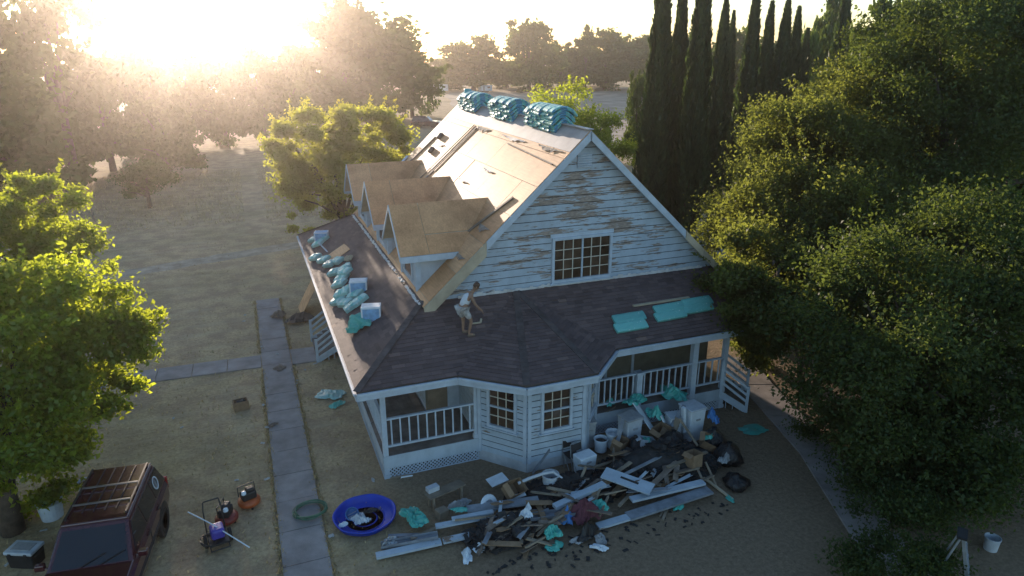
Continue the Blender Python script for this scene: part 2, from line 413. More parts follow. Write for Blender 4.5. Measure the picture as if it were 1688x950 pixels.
def window(parent, org, ux, nn, w, h, sashes, cols, rows, vertical=False, fr=.09, sill=True, m_fr=None, base_d=0.0):
    """org: lower left corner on the wall, ux: unit along wall, nn: outward normal"""
    ux, nn, uz = Vector(ux), Vector(nn), Vector((0, 0, 1)); org = Vector(org); m_fr = m_fr or M_WHITE
    M = Matrix((ux, nn, uz)).transposed()
    def bx(q, u, d, z, su, sd, sz): q.box(org+ux*u+nn*d+uz*z, (su, sd, sz), M)
    q = MB()
    bx(q, fr/2, .03, h/2, fr, .10, h-2*fr); bx(q, w-fr/2, .03, h/2, fr, .10, h-2*fr)
    bx(q, w/2, .032, h-fr/2, w, .104, fr); bx(q, w/2, .034, fr/2, w, .108, fr)
    win = q.build('window', m_fr, parent)
    if sill:
        q = MB(); bx(q, w/2, .06, -.03, w+.12, .12, .05); q.build('sill', m_fr, win)
    iw, ih = w-2*fr, h-2*fr
    if sashes == 2:
        q = MB()
        if vertical: bx(q, w/2, .025, fr+ih/2, iw, .07, .05)
        else: bx(q, w/2, .025, h/2, .05, .07, ih)
        q.build('meeting_rail', m_fr, win)
    nc, nr = (cols, rows*2) if vertical else (cols*sashes, rows)
    pw, ph = iw/nc, ih/nr
    for i in range(1, nc):
        if sashes == 2 and not vertical and i == cols: continue
        q = MB(); bx(q, fr+i*pw, .018, h/2, .024, .03, ih); q.build('muntin', MATS['cream_muntin'], win)
    for j in range(1, nr):
        if vertical and j == rows: continue
        q = MB(); bx(q, w/2, .02, fr+j*ph, iw, .03, .022); q.build('muntin', MATS['cream_muntin'], win)
    for i in range(nc):
        for j in range(nr):
            q = MB(); bx(q, fr+(i+.5)*pw, .004, fr+(j+.5)*ph, pw, .012, ph); q.build('pane', M_GLASS, win)
    return win
mat('cream_muntin', (.60, .55, .46), .6, .1, 4, bmp=0)
q = MB(); q.box(((HOLE[0]+HOLE[1])/2, Y0-.025, HOLE[3]+.06), (HOLE[1]-HOLE[0]+.1, .06, .13)); part('head_trim', q, M_WHITE)
window(house, (HOLE[0], Y0-.02, HOLE[2]), (1, 0, 0), (0, -1, 0), HOLE[1]-HOLE[0], HOLE[3]-HOLE[2], 2, 3, 4)

# ---- main roof: deck, plywood sheets, rakes
SN = math.hypot(1, SL)
def on_roof(side, d, y, up=0.0):          # side -1 left / 1 right; d: distance down the slope from the ridge
    return Vector((HX+side*d/SN+side*up*SL/SN, y, HZ-d*SL/SN+up/SN))
RLEN = (HX-1.80)*SN; RY0, RY1 = 1.80, 15.58
for s in (-1, 1):
    a, b, c, d = on_roof(s, 0, RY0, -.02), on_roof(s, RLEN, RY0, -.02), on_roof(s, RLEN, RY1, -.02), on_roof(s, 0, RY1, -.02)
    q = MB(); q.slab([b, a, d, c] if s < 0 else [a, b, c, d], .10); part('roof_deck', q, M_RAW)
def roof_sheet(side, d0, d1, y0, y1, up=.0, th=.018, m=None, name='roof_panel', parent=None):
    a, b, c, d = on_roof(side, d0, y0, up), on_roof(side, d1, y0, up), on_roof(side, d1, y1, up), on_roof(side, d0, y1, up)
    q = MB(); q.slab([b, a, d, c] if side < 0 else [a, b, c, d], th); return part(name, q, m or M_PLY)
for s in (-1, 1):
    d = 0; row = 0
    while d < RLEN-.05:
        d1 = min(d+1.22, RLEN); y = RY0 + (0 if row % 2 else -1.22)
        while y < RY1-.02:
            ya, yb = max(y, RY0), min(y+2.44, RY1)
            if yb-ya > .05: roof_sheet(s, d+.007, d1-.007, ya+.007, yb-.007, random.uniform(-.004, .006))
            y += 2.44
        d = d1; row += 1
# felt cap over the ridge, curled edge
for s in (-1, 1): roof_sheet(s, .0, .95, RY0+.02, RY1-.05, .012, .008, M_FELT, 'felt_strip')
for i, (d0, y0, ln, wd_) in enumerate(((1.0, 2.2, 1.9, .22), (1.05, 5.2, 2.4, .16), (1.0, 9.0, 1.6, .3), (2.6, 5.4, 1.1, .12), (4.4, 2.2, .9, .25), (3.4, 6.6, 1.4, .1), (5.6, 2.0, .8, .2), (2.4, 12.3, 1.3, .2))):
    q = MB(); up_, dn_ = [], []; n = 14
    for k in range(n+1):
        y = y0+ln*k/n; up_.append(on_roof(-1, d0-.02*random.random(), y, .02)); dn_.append(on_roof(-1, d0+wd_*(.35+.65*random.random())*math.sin(math.pi*(k+.6)/(n+1.2)), y, .024+.02*random.random()))
    q.add(up_+dn_, [(k, k+1, n+2+k, n+1+k) for k in range(n)]); part('felt_scrap', q, M_FELT if i % 2 else mat('dark_felt', (.27, .22, .18), .8, .3, 3))
q = MB(); q.box((HX, (RY0+RY1)/2, HZ+.03), (.2, RY1-RY0, .03)); part('ridge_cap', q, M_FELT)
# rake boards: painted above, new raw lumber at the feet
def rake(y, side, d0, d1, ht, th, m, name, drop=0.0):
    a, b = on_roof(side, d0, y, -.02), on_roof(side, d1, y, -.02)
    q = MB(); t2 = Vector((0, th/2, 0)); dn = Vector((0, 0, -ht))
    a = a+Vector((0, 0, -drop)); b = b+Vector((0, 0, -drop))
    q.add([a-t2, b-t2, b-t2+dn, a-t2+dn, a+t2, b+t2, b+t2+dn, a+t2+dn], [(0, 1, 2, 3), (7, 6, 5, 4), (4, 5, 1, 0), (3, 2, 6, 7), (1, 5, 6, 2), (0, 3, 7, 4)])
    return part(name, q, m)
for y in (RY0-.025, RY1+.025):
    rake(y, -1, 0, 4.75, .27, .045, M_WHITE, 'rake_board'); rake(y, 1, 0, 5.2, .27, .045, M_WHITE, 'rake_board')
rake(RY0-.035, -1, 4.77, 7.55, .44, .06, M_RAW, 'new_rake_board'); rake(RY0-.035, 1, 5.22, 6.3, .30, .06, M_RAW, 'new_rake_board'); rake(RY0-.035, 1, 6.32, 7.6, .30, .06, M_RAW, 'new_rake_board')
for s in (-1, 1):                          # soffit boards under the rake overhang
    a, b, c, d = on_roof(s, .1, RY0, -.14), on_roof(s, RLEN-.2, RY0, -.14), on_roof(s, RLEN-.2, Y0, -.14), on_roof(s, .1, Y0, -.14)
    q = MB(); q.slab([b, a, d, c] if s < 0 else [a, b, c, d], .02); part('soffit', q, M_WHITE)
# crumbling flashing where the main roof meets the left porch roof
q = MB(); n = 120
for i in range(n):
    y = 2.0+i*(13.3/n); wv = .05+.05*random.random()
    q.box((1.76+random.uniform(-.03, .02), y+.05, 4.585+random.uniform(0, .03)), (wv, 13.3/n*1.1, .015+.03*random.random()), (0, R(random.uniform(-40, -10)), R(random.uniform(-10, 10))))
part('torn_flashing', q, M_RAGGED)

# ---- dormers
M_DORM = peeling_paint('dormer_paint', white=(.42, .47, .53), amount=.46)
def dormer(yc):
    xf, zr, ze, hw, ww = 1.95, 7.32, 5.93, 1.42, 1.14
    sl = (zr-ze)/hw
    q = MB(); zt = ze+(hw-ww)*sl-.06
    tri = [(xf, yc-ww, 4.5), (xf, yc+ww, 4.5), (xf, yc+ww, zt), (xf, yc, zr-.08), (xf, yc-ww, zt)]
    q.add([tri[i] for i in range(5)]+[(x+.1, y, z) for x, y, z in tri], [(0, 4, 3, 2, 1), (5, 6, 7, 8, 9)]+[(i, (i+1) % 5, 5+(i+1) % 5, 5+i) for i in range(5)])
    for sgn in (-1, 1):
        yy = yc+sgn*(ww-.04); xe = HX-(HZ-zt)/SL
        pts = [(xf+.1, 4.5), (xf+.1, zt), (xe+.1, zt), (xf+.12, 4.52)]
        P = [(xf+.1, yy-.04, 4.45), (xf+.1, yy-.04, zt), (xe+.25, yy-.04, zt), (xf+.1, yy+.04, 4.45), (xf+.1, yy+.04, zt), (xe+.25, yy+.04, zt)]
        q.add(P, [(0, 1, 2), (5, 4, 3), (0, 3, 4, 1), (1, 4, 5, 2), (2, 5, 3, 0)])
    D = part('dormer', q, M_DORM)
    sub = lambda nm, mb, m: mb.build(nm, m, D)
    xb_r = HX-(HZ-zr)/SL+.02; xb_e = HX-(HZ-ze)/SL+.02; x0 = 1.38
    for sgn in (-1, 1):
        def P(x, t, up=0.0):                # t 0 at ridge .. 1 at eave
            nrm = Vector((0, sgn*sl, 1)).normalized()
            return Vector((x, yc+sgn*hw*t, zr-(zr-ze)*t)) + nrm*up
        def xend(t): return xb_r+(xb_e-xb_r)*t
        q = MB(); poly = [P(x0, 0, -.02), P(xend(0), 0, -.02), P(xend(1), 1, -.02), P(x0, 1, -.02)]
        q.slab(poly if sgn > 0 else poly, .08) if False else q.slab(poly[::-1] if sgn < 0 else [poly[0], poly[3], poly[2], poly[1]][::-1], .08)
        sub('dormer_deck', q, M_RAW)
        cuts = [(x0, x0+.95, 0, 1), (x0+.95, 9, 0, .62), (x0+.95, 9, .62, 1)]
        for xa, xb, ta, tb in cuts:
            e = .009
            poly = [P(xa+e, ta+e), P(min(xb-e, xend(ta)), ta+e), P(min(xb-e, xend(tb)), tb-e), P(xa+e, tb-e)]
            if poly[1].x-poly[0].x < .05: continue
            q = MB(); q.slab(poly[::-1], .018) if sgn < 0 else q.slab(poly, .018)
            sub('roof_panel', q, M_PLY)
        q = MB(); q.bar(P(x0, 1)+Vector((0, sgn*.02, -.10)), P(xend(1)-.05, 1)+Vector((0, sgn*.02, -.10)), .04, .20); sub('fascia', q, M_WHITE)
        q = MB(); a, b = P(x0-.02, 0, -.01), P(x0-.02, 1.01, -.01); dn = Vector((0, 0, -.13)); tx = Vector((.035, 0, 0))
        q.add([a, b, b+dn, a+dn, a+tx, b+tx, b+tx+dn, a+tx+dn], [(0, 1, 2, 3), (7, 6, 5, 4), (4, 5, 1, 0), (3, 2, 6, 7), (1, 5, 6, 2), (0, 3, 7, 4)]); sub('rake_trim', q, M_WHITE)
        q = MB(); q.box((xf-.012, yc+sgn*(ww-.05), 5.35), (.05, .16, 1.5)); q.box((xf+.06, yc+sgn*(ww+.012), 5.35), (.14, .03, 1.5)); sub('corner_trim', q, M_WHITE)
    q = MB()
    for i in range(6): q.box((xf+.16+.2*i/2, yc-ww-.012, 4.95+i*.20), (.1+.36*i, .02, .012))
    w_ = MB(); w_.box((xf-.01, yc, 5.5), (.03, 1.0, 1.1)); wn = sub('window_pane', w_, M_GLASS)
    w_ = MB()
    for sgn in (-1, 1): w_.box((xf-.02, yc+sgn*.55, 5.5), (.06, .1, 1.3))
    w_.box((xf-.022, yc, 6.1), (.064, 1.0, .1)); w_.box((xf-.022, yc, 4.9), (.064, 1.0, .1)); w_.box((xf-.024, yc, 5.5), (.05, .98, .05)); sub('window_frame', w_, M_WHITE)
    return D
for yc in (4.2, 8.72, 13.3): dormer(yc)

# ---- porch roof
def shingles(name, poly, parent, exp=.142, tab=.32, base_m=None):
    poly = [Vector(p) for p in poly]
    u = (poly[1]-poly[0]).normalized(); n = (poly[1]-poly[0]).cross(poly[-1]-poly[0]).normalized(); v = n.cross(u)
    P2 = [((p-poly[0]).dot(u), (p-poly[0]).dot(v)) for p in poly]
    vmax = max(p[1] for p in P2); quads = []; tints = []
    def span(vv):
        xs_ = []
        for i in range(len(P2)):
            (ax, ay), (bx, by) = P2[i], P2[(i+1) % len(P2)]
            if (ay <= vv < by) or (by <= vv < ay): xs_.append(ax+(bx-ax)*(vv-ay)/(by-ay))
        return (min(xs_), max(xs_)) if len(xs_) > 1 else None
    r = 0; vv = 0.0
    while vv < vmax-.03:
        sp = span(vv+.02) or span(vv+.001)
        if sp:
            x = sp[0]-((r*.37) % 1)*tab*.5
            while x < sp[1]-.01:
                wv = tab*random.uniform(.75, 1.2); xa, xb = max(x, sp[0]), min(x+wv, sp[1])
                if xb-xa > .02:
                    hb = .016+random.uniform(0, .010); dv = random.uniform(-.012, .006); top = min(vv+exp*1.15, vmax)
                    st = span(top-.001) or sp
                    ta, tb = max(xa, st[0]-.0), min(xb, st[1]+.0)
                    if ta > tb: ta = tb = (xa+xb)/2
                    f = lambda a, b, c: poly[0]+u*a+v*b+n*c
                    g_ = .006
                    A, B, Cc, Dd = f(xa+g_, vv+dv, hb), f(xb-g_, vv+dv, hb), f(tb, top, .004), f(ta, top, .004)
                    quads.append((A, B, Cc, Dd)); tints.append(min(1, max(0, random.gauss(.45, .19))))
                    quads.append((f(xa+g_, vv+dv, 0), f(xb-g_, vv+dv, 0), B, A)); tints.append(tints[-1]*.8)
                x += wv
        vv += exp; r += 1
    off = wloc(parent)
    A = np.array([[tuple(p-off) for p in qd] for qd in quads])
    o = bpy.data.objects.new(name, quad_mesh(name, A, M_SHING, np.array(tints))); col.objects.link(o); o.parent = parent; o['kind'] = 'stuff'
    return o
FL = (EX, EY, EZ); HT = (X0, Y0, TOPZ); BT = (X0, Y1, TOPZ); BL_ = (EX, Y1+(Y0-EY), EZ)
FR, FRT = (XR, EY, EZ), (XR, Y0, TOPZ); BR_, BRT = (XR, Y1+(Y0-EY), EZ), (XR, Y1, TOPZ)
TL, B1, B2, TR, AP = (2.2, EY, EZ), (3.8, -1.76, EZ), (6.02, -1.76, EZ), (7.38, EY, EZ), (5.0, Y0, TOPZ)
M_ROOFB = mat('roof_board_edge', (.10, .085, .08), .9, .2, 4)
planes = [[BL_, FL, HT, BT], [FL, FR, FRT, HT], [BR_, BL_, BT, BRT]]
for pl in planes:
    q = MB(); q.slab(pl, .06); s = part('porch_roof', q, M_ROOFB); shingles('shingle_courses', pl, s)
up = Vector((0, 0, .012))
for pl in ([TL, B1, AP], [B1, B2, AP], [B2, TR, AP]):
    pl = [Vector(p)+up for p in pl]
    q = MB(); q.slab(pl, .06); s = part('bay_roof', q, M_ROOFB); shingles('shingle_courses', pl, s)
def hip(a, b, n=16):
    a, b = Vector(a), Vector(b); q = MB(); d = (b-a)
    for i in range(n):
        p0 = a+d*(i/n)+Vector((0, 0, .03)); p1 = a+d*((i+1.15)/n)+Vector((0, 0, .022))
        q.bar(p0, p1, .22, .02)
    return part('hip_cap', q, mat('hip_shingle', (.085, .068, .066), .85, .3, 3, space='World'))
hip(FL, HT, 22); hip(B1, AP, 24); hip(B2, AP, 24); hip(BL_, BT, 22)
# fascias (a white board with a gutter lip) all round the eaves
def fascia(a, b, ht=.22):
    a, b = Vector(a), Vector(b); dn = Vector((0, 0, -ht/2-.055)); d = (b-a).normalized(); out = Vector((d.y, -d.x, 0))*.012
    q = MB(); q.bar(a+dn+out, b+dn+out, .04, ht); o = part('fascia', q, M_WHITE)
    q = MB(); q.bar(a+Vector((0, 0, -.07))+out*5, b+Vector((0, 0, -.07))+out*5, .06, .07); q.build('gutter', M_WHITE, o); return o
fascia(BL_, FL); fascia(FL, TL); fascia(TL, B1); fascia(B1, B2); fascia(B2, TR); fascia(TR, FR); fascia(BR_, BL_)
# porch ceiling / soffit just inside the eaves
for (ax, ay, bx, by) in ((EX+.05, EY+.05, X0, Y1+2.4), (X0, EY+.05, XR-.05, Y0)):
    q = MB(); q.box(((ax+bx)/2, (ay+by)/2, 2.93), (bx-ax-.004, by-ay, .03)); part('porch_ceiling', q, M_WHITE)
q = MB(); q.slab([Vector(p)+Vector((0, 0, -.27)) for p in (TL, B1, B2, TR)], .03); part('bay_soffit', q, M_WHITE)

# ---- porch deck, skirts, posts, rails
DZ = .75
q = MB()
for i in range(15): q.box((1.475 if i*.14 < 2 else 0, .07+i*.14, DZ-.02), (2.95, .134, .04))
o = part('deck_planks', q, M_DECK); o['kind'] = 'stuff'
q = MB()
for i in range(14): q.box((9.55, .07+i*.14, DZ-.02), (5.1, .134, .04))
o = part('deck_planks', q, M_DECK); o['kind'] = 'stuff'
q = MB()
for i in range(13): q.box((.07+i*.14, 9.6, DZ-.02), (.134, 14.9, .04))
o = part('deck_planks', q, M_DECK); o['kind'] = 'stuff'
def skirt(a, b, z0=.34):
    a, b = Vector(a), Vector(b); q = MB(); m = Vector((0, 0, (DZ+z0)/2-.002)); q.bar(a+m, b+m, .03, DZ-z0); o = part('skirt_board', q, M_BAYSID)
    d = b-a; L = d.length; d.normalize(); q = MB(); n = int(L/.115)
    for sg in (-1, 1):
        for i in range(-3, n+1):
            s0 = i*L/n; s1 = s0+z0
            za, zb = 0.0, z0
            if s0 < 0: za = -s0; s0 = 0
            if s1 > L: zb = z0-(s1-L); s1 = L
            if s1-s0 < .02: continue
            if sg < 0: za, zb = z0-za, z0-zb
            of = Vector((d.y, -d.x, 0))*(.006*sg)
            q.bar(a+d*s0+Vector((0, 0, za))+of, a+d*s1+Vector((0, 0, zb))+of, .012, .032, up=(d.y, -d.x, 0)) if False else q.bar(a+d*s0+Vector((0, 0, za))+of, a+d*s1+Vector((0, 0, zb))+of, .010, .032)
    q.bar(a+Vector((0, 0, .015)), b+Vector((0, 0, .015)), .03, .03)
    o2 = part('lattice', q, M_WHITE); o2['kind'] = 'stuff'
    q = MB(); bk = Vector((-d.y, d.x, 0))*.25; q.bar(a+bk+Vector((0, 0, .3)), b+bk+Vector((0, 0, .3)), .02, .6); part('skirt_shade', q, M_DARK)  # near-black sheet painting the shade under the deck behind the lattice
skirt((0, 0, 0), (2.95, 0, 0)); skirt((0, 9.0, 0), (0, 0.02, 0)); skirt((0, 17, 0), (0, 11.4, 0)); skirt((7.0, 0, 0), (12.1, 0, 0))
def post(x, y, z0, z1, wd=.15):
    q = MB(); q.box((x, y, (z0+z1)/2), (wd, wd, z1-z0)); q.box((x, y, z0+.06), (wd+.05, wd+.05, .12)); q.box((x, y, z1-.05), (wd+.05, wd+.05, .1)); return part('porch_post', q, M_WHITE)
post(.08, .08, 0, 2.92)
for y in (3.7, 6.4, 9.0, 11.4, 14.2, 17.0): post(.08, y, 0, 2.92)
post(6.93, .06, 0, 2.92, .10); post(10.72, .06, 0, 2.92, .2); post(8.57, .06, 0, 1.98, .2); post(12.0, .06, 0, 2.92, .16); post(2.86, .08, DZ, 2.92, .09)
for (a, b) in (((0, .08), (2.95, .08)), ((7.0, .06), (12.1, .06))):
    q = MB(); q.bar((a[0], a[1], 2.83), (b[0], b[1], 2.83), .09, .16); part('porch_beam', q, M_WHITE)
q = MB(); q.bar((.08, .15, 2.83), (.08, 17, 2.83), .09, .16); part('porch_beam', q, M_WHITE)
def railing(a, b, n, z0=1.03, z1=1.93):
    a, b = Vector((*a, 0)), Vector((*b, 0)); q = MB()
    q.bar(a+Vector((0, 0, z1)), b+Vector((0, 0, z1)), .09, .05); r = part('top_rail', q, M_WHITE)
    q = MB(); q.bar(a+Vector((0, 0, z0)), b+Vector((0, 0, z0)), .06, .06); part('bottom_rail', q, M_WHITE)
    for i in range(n):
        p = a.lerp(b, (i+.5)/n); q = MB(); q.box((p.x, p.y, (z0+z1)/2), (.042, .042, z1-z0-.07)); part('baluster', q, M_WHITE)
railing((.16, .08), (2.82, .08), 10); railing((6.98, .06), (8.47, .06), 7); railing((8.67, .06), (10.62, .06), 8); railing((10.82, .06), (11.92, .06), 4)
for ya, yb in ((.16, 3.62), (3.78, 6.32), (6.48, 8.92), (11.48, 14.1)): railing((.08, ya), (.08, yb), int((yb-ya)/.27))
# stairs
def stairs(o, d, wdt, run, n, ext=0.0):
    o, d = Vector(o), Vector(d).normalized(); s = Vector((-d.y, d.x, 0)); M = Matrix((d, s, Vector((0, 0, 1)))).transposed()
    for i in range(n):
        z = DZ*(n-i-.5)/n; tr = run/n; q = MB(); q.box(o+d*(tr*(i+.5))+Vector((0, 0, DZ*(1-(i+1)/(n+1))-.02)), (tr+.03, wdt, .05), M); part('stair_tread', q, M_DECK)
        q = MB(); zz = DZ*(1-(i+1)/(n+1))-.045; q.box(o+d*(tr*(i+.98)-tr*.9)+Vector((0, 0, zz/2)), (.025, wdt-.04, zz), M); part('stair_riser', q, M_WHITE)
    for sg in (-1, 1):
        a = o+s*sg*(wdt/2+.04); b = a+d*run
        q = MB(); q.bar(a+Vector((0, 0, DZ-.18)), b+Vector((0, 0, .08)), .04, .24); part('stringer', q, M_WHITE)
        q = MB(); q.box(b+Vector((0, 0, .5)), (.1, .1, 1.0), M); part('newel_post', q, M_WHITE)
        q = MB(); q.box(a+d*.05+Vector((0, 0, 1.2)), (.1, .1, 1.3), M); part('newel_post', q, M_WHITE)
        for zz in (.30, .55, .82):
            q = MB(); q.bar(a+Vector((0, 0, DZ+zz)), b+Vector((0, 0, zz+.1)), .035, .085); part('stair_rail', q, M_WHITE)
stairs((0, 10.2, 0), (-1, 0, 0), 2.2, .95, 4)
stairs((12.35, .55, 0), (.72, -.60, 0), 1.35, .95, 4)

# ---- bay
BP = [Vector((2.95, Y0, 0)), Vector((2.95, .05, 0)), Vector((4.05, -1.2, 0)), Vector((5.95, -1.2, 0)), Vector((7.0, .05, 0)), Vector((7.0, Y0, 0))]
wins = {1: (.34, 1.0), 2: (.42, 1.02), 3: (.34, 1.0)}
for i in range(5):
    a, b = BP[i], BP[i+1]; L = (b-a).length; u = (b-a)/L; nn = Vector((u.y, -u.x, 0))
    M = Matrix((u, nn, Vector((0, 0, 1)))).transposed()
    q = MB(); q.box((a+b)/2-nn*.05+Vector((0, 0, 1.48)), (L-.01, .1, 2.95), M); wall = part('bay_wall', q, M_DARK)  # near-black wall colour stands in for shade in the lap gaps
    q = MB(); q.box((a+b)/2+nn*.012+Vector((0, 0, .17)), (L, .03, .34), M); q.build('foundation_panel', MATS.get('grey_base') or mat('grey_base', (.42, .44, .46), .85, .2, 2, space='World'), wall)
    wd = wins.get(i); z = .34; ex = .205
    while z < 2.93:
        zt = min(z+ex-.034, 2.95); spans = [(0, L)]
        if wd and zt > 1.22 and z < 2.74: spans = [(0, wd[0]), (wd[0]+wd[1], L)]
        for s0, s1 in spans:
            if s1-s0 < .02: continue
            q = MB(); f = lambda s_, d_, z_: a+u*s_+nn*d_+Vector((0, 0, z_))
            q.add([f(s0, .028, z), f(s1, .028, z), f(s1, .018, zt), f(s0, .018, zt), f(s0, 0.001, z), f(s1, 0.001, z), f(s1, .001, zt), f(s0, .001, zt)],
                  [(0, 1, 2, 3), (7, 6, 5, 4), (0, 4, 5, 1), (3, 2, 6, 7), (0, 3, 7, 4), (1, 5, 6, 2)])
            q.build('siding_board', M_BAYSID, wall)
        z += ex
    if wd:
        window(house, a+u*wd[0]+Vector((0, 0, 1.27)), u, nn, wd[1], 1.42, 2, 3, 2, vertical=True, fr=.085)
    for s_ in (.06, L-.06):
        q = MB(); q.box(a+u*s_+nn*.03+Vector((0, 0, 1.6)), (.11, .05, 2.6), M); q.build('corner_trim', M_WHITE, wall)
# ================================================================== trees
M_BARK = mat('bark', (.085, .065, .05), .95, .3, 5, bmp=.6, bscale=12)
M_LIME = leaf_mat('lime_leaves', (.06, .11, .016), (.13, .20, .03), (.62, .70, .04), .58)
M_GOLD = leaf_mat('golden_green_leaves', (.075, .095, .022), (.14, .165, .04), (.68, .68, .07), .6)
M_OAK = leaf_mat('oak_leaves', (.030, .046, .016), (.075, .092, .032), (.33, .37, .055), .42, .015)
M_OAKD = leaf_mat('dark_oak_leaves', (.022, .040, .015), (.055, .078, .028), (.20, .26, .04), .34, .015)
M_FAR = leaf_mat('far_leaves', (.035, .07, .014), (.08, .13, .03), (.20, .27, .04), .24, 0.0)
M_CYP = leaf_mat('cypress_scales', (.016, .036, .012), (.045, .072, .022), (.11, .18, .03), .28)
M_DRY = leaf_mat('dry_leaves', (.20, .17, .15), (.32, .28, .25), (.2, .16, .12), .2)

def unit(n):
    v = rng.normal(size=(n, 3)); return v/np.linalg.norm(v, axis=1, keepdims=True)
def leaf_quads(c, size, wid=.55, upright=0.0):
    n = len(c); a = unit(n); a[:, 2] += upright; a /= np.linalg.norm(a, axis=1, keepdims=True)
    b = np.cross(a, unit(n)); b /= np.linalg.norm(b, axis=1, keepdims=True)+1e-9
    l = (size*rng.uniform(.65, 1.35, n))[:, None]; k = np.cross(a, b)*l*.12
    return np.stack([c-a*l*.5, c+b*l*wid*.5+k, c+a*l*.5, c-b*l*wid*.5+k], 1)
def crown_points(blobs, n, clump=.42, nclump=26, hollow=.55, gaps=.0, sprig=0.0):
    """leaf centres gathered in uneven clumps that sit through the outer shell of each blob"""
    vol = np.array([b[1][0]*b[1][1]+b[1][0]*b[1][2]+b[1][1]*b[1][2] for b in blobs]); vol = vol/vol.sum()
    out = []; tint = []
    for (c, r), fr in zip(blobs, vol):
        c, r = np.array(c, float), np.array(r, float); k = max(6, int(nclump*len(blobs)*fr)); m = int(n*fr)
        d = unit(k); d[:, 2] = np.where(rng.random(k) < .3, d[:, 2], np.abs(d[:, 2])*1.0-.15)
        d /= np.linalg.norm(d, axis=1, keepdims=True)
        cc = d*rng.uniform(hollow, 1.02, (k, 1)); cr = clump*rng.uniform(.45, 1.25, k); w = cr**2; w /= w.sum()
        idx = rng.choice(k, m, p=w); u = np.clip(rng.normal(size=(m, 3))*.46, -1.2, 1.2)
        u[:, 2] *= .72
        p = cc[idx]+u*cr[idx][:, None]
        if sprig:                                   # thin shoots that break the outline
            ns = int(m*sprig); per = 26; ks = max(1, ns//per); sd = unit(ks); sd[:, 2] = np.abs(sd[:, 2])*.9+.1
            j = np.repeat(np.arange(ks), per); tt = rng.uniform(.85, 1.22, len(j))[:, None]
            sp = sd[j]*tt + rng.normal(size=(len(j), 3))*.025; sp[:, 2] += (tt[:, 0]-.85)*.35
            p[:len(sp)] = sp
        out.append(c+p*r); tc = rng.normal(.45, .2, k)
        tint.append(np.clip(tc[idx]+rng.normal(0, .10, m), 0, 1))
    return np.concatenate(out), np.concatenate(tint)
def trunk_mesh(base, blobs, rad, lean=(0, 0), top=None, limbs=9):
    q = MB(); top = top or max(b[0][2] for b in blobs)*.80; cx = np.mean([b[0][0] for b in blobs]); cyy = np.mean([b[0][1] for b in blobs])
    pts = [(0, 0, -.15), (cx*.1+lean[0]*.2, cyy*.1, top*.25), (cx*.4+lean[0]*.5, cyy*.4, top*.6), (cx*.7+lean[0], cyy*.7, top*.98)]
    q.tube(pts, [rad*1.35, rad, rad*.75, rad*.3], 9)
    for i in range(limbs):
        c, r = blobs[i % len(blobs)]; s = Vector(pts[1]).lerp(Vector(pts[2]), random.random())
        e = Vector((c[0]+random.uniform(-.6, .6)*r[0], c[1]+random.uniform(-.6, .6)*r[1], c[2]+random.uniform(-.2, .55)*r[2]))
        mid = s.lerp(e, .5)+Vector((random.uniform(-.3, .3), random.uniform(-.3, .3), .12*(e-s).length))
        q.tube([s, mid, e], [rad*.45, rad*.28, rad*.08], 6)
    return q
def tree(name, label, base, blobs, n, leaf, m, rad=.2, group=None, cat='tree', nclump=26, clump=.42, hollow=.55, sprig=0.0, wid=.55, limbs=9):
    t = thing(name, label, cat, base, group)
    q = trunk_mesh(base, blobs, rad, limbs=limbs); o = bpy.data.objects.new('trunk', q.mesh('trunk', M_BARK, smooth=True)); col.objects.link(o); o.parent = t
    p, ti = crown_points(blobs, n, clump, nclump, hollow, sprig=sprig)
    p[:, 2] = np.maximum(p[:, 2], .05)
    o = bpy.data.objects.new('crown', quad_mesh('crown', leaf_quads(p, leaf, wid), m, ti)); col.objects.link(o); o.parent = t
    return t
def again(t, label, loc, scale, rz, group=None):
    c = cp(t); c.location = loc; c.scale = scale; c.rotation_euler = (0, 0, rz); c['label'] = label
    if group: c['group'] = group
    return c

# ---- near trees on the left
b = far(-205, 20.0)
tree('leafy_tree', 'bright green leafy tree beside the dark red car, its branches down to the grass', b,
     [((0, 0, 3.0), (2.5, 2.2, 2.6)), ((1.3, .5, 5.4), (2.2, 2.0, 1.7)), ((2.5, 1.0, 4.4), (1.6, 1.4, 1.4)), ((-1.5, 0, 5.6), (2.2, 2, 1.7)), ((.2, .9, 1.7), (1.8, 1.5, 1.5)), ((1.7, 1.4, 2.8), (1.6, 1.2, 1.2))], 82000, .15, M_LIME, .22, sprig=.03, nclump=54, clump=.27, hollow=.62)
b = far(-100, 28.5)
tree('leafy_tree', 'bright green tree standing behind the cross path at the field edge', b,
     [((0, 0, 5.0), (2.5, 2.3, 2.8)), ((1.4, 0, 6.9), (1.6, 1.5, 1.5)), ((-1.6, 0, 6.8), (2, 2, 2)), ((1.9, .3, 4.6), (1.6, 1.5, 1.8))], 44000, .15, M_LIME, .2, sprig=.03, nclump=40, clump=.27, hollow=.66)
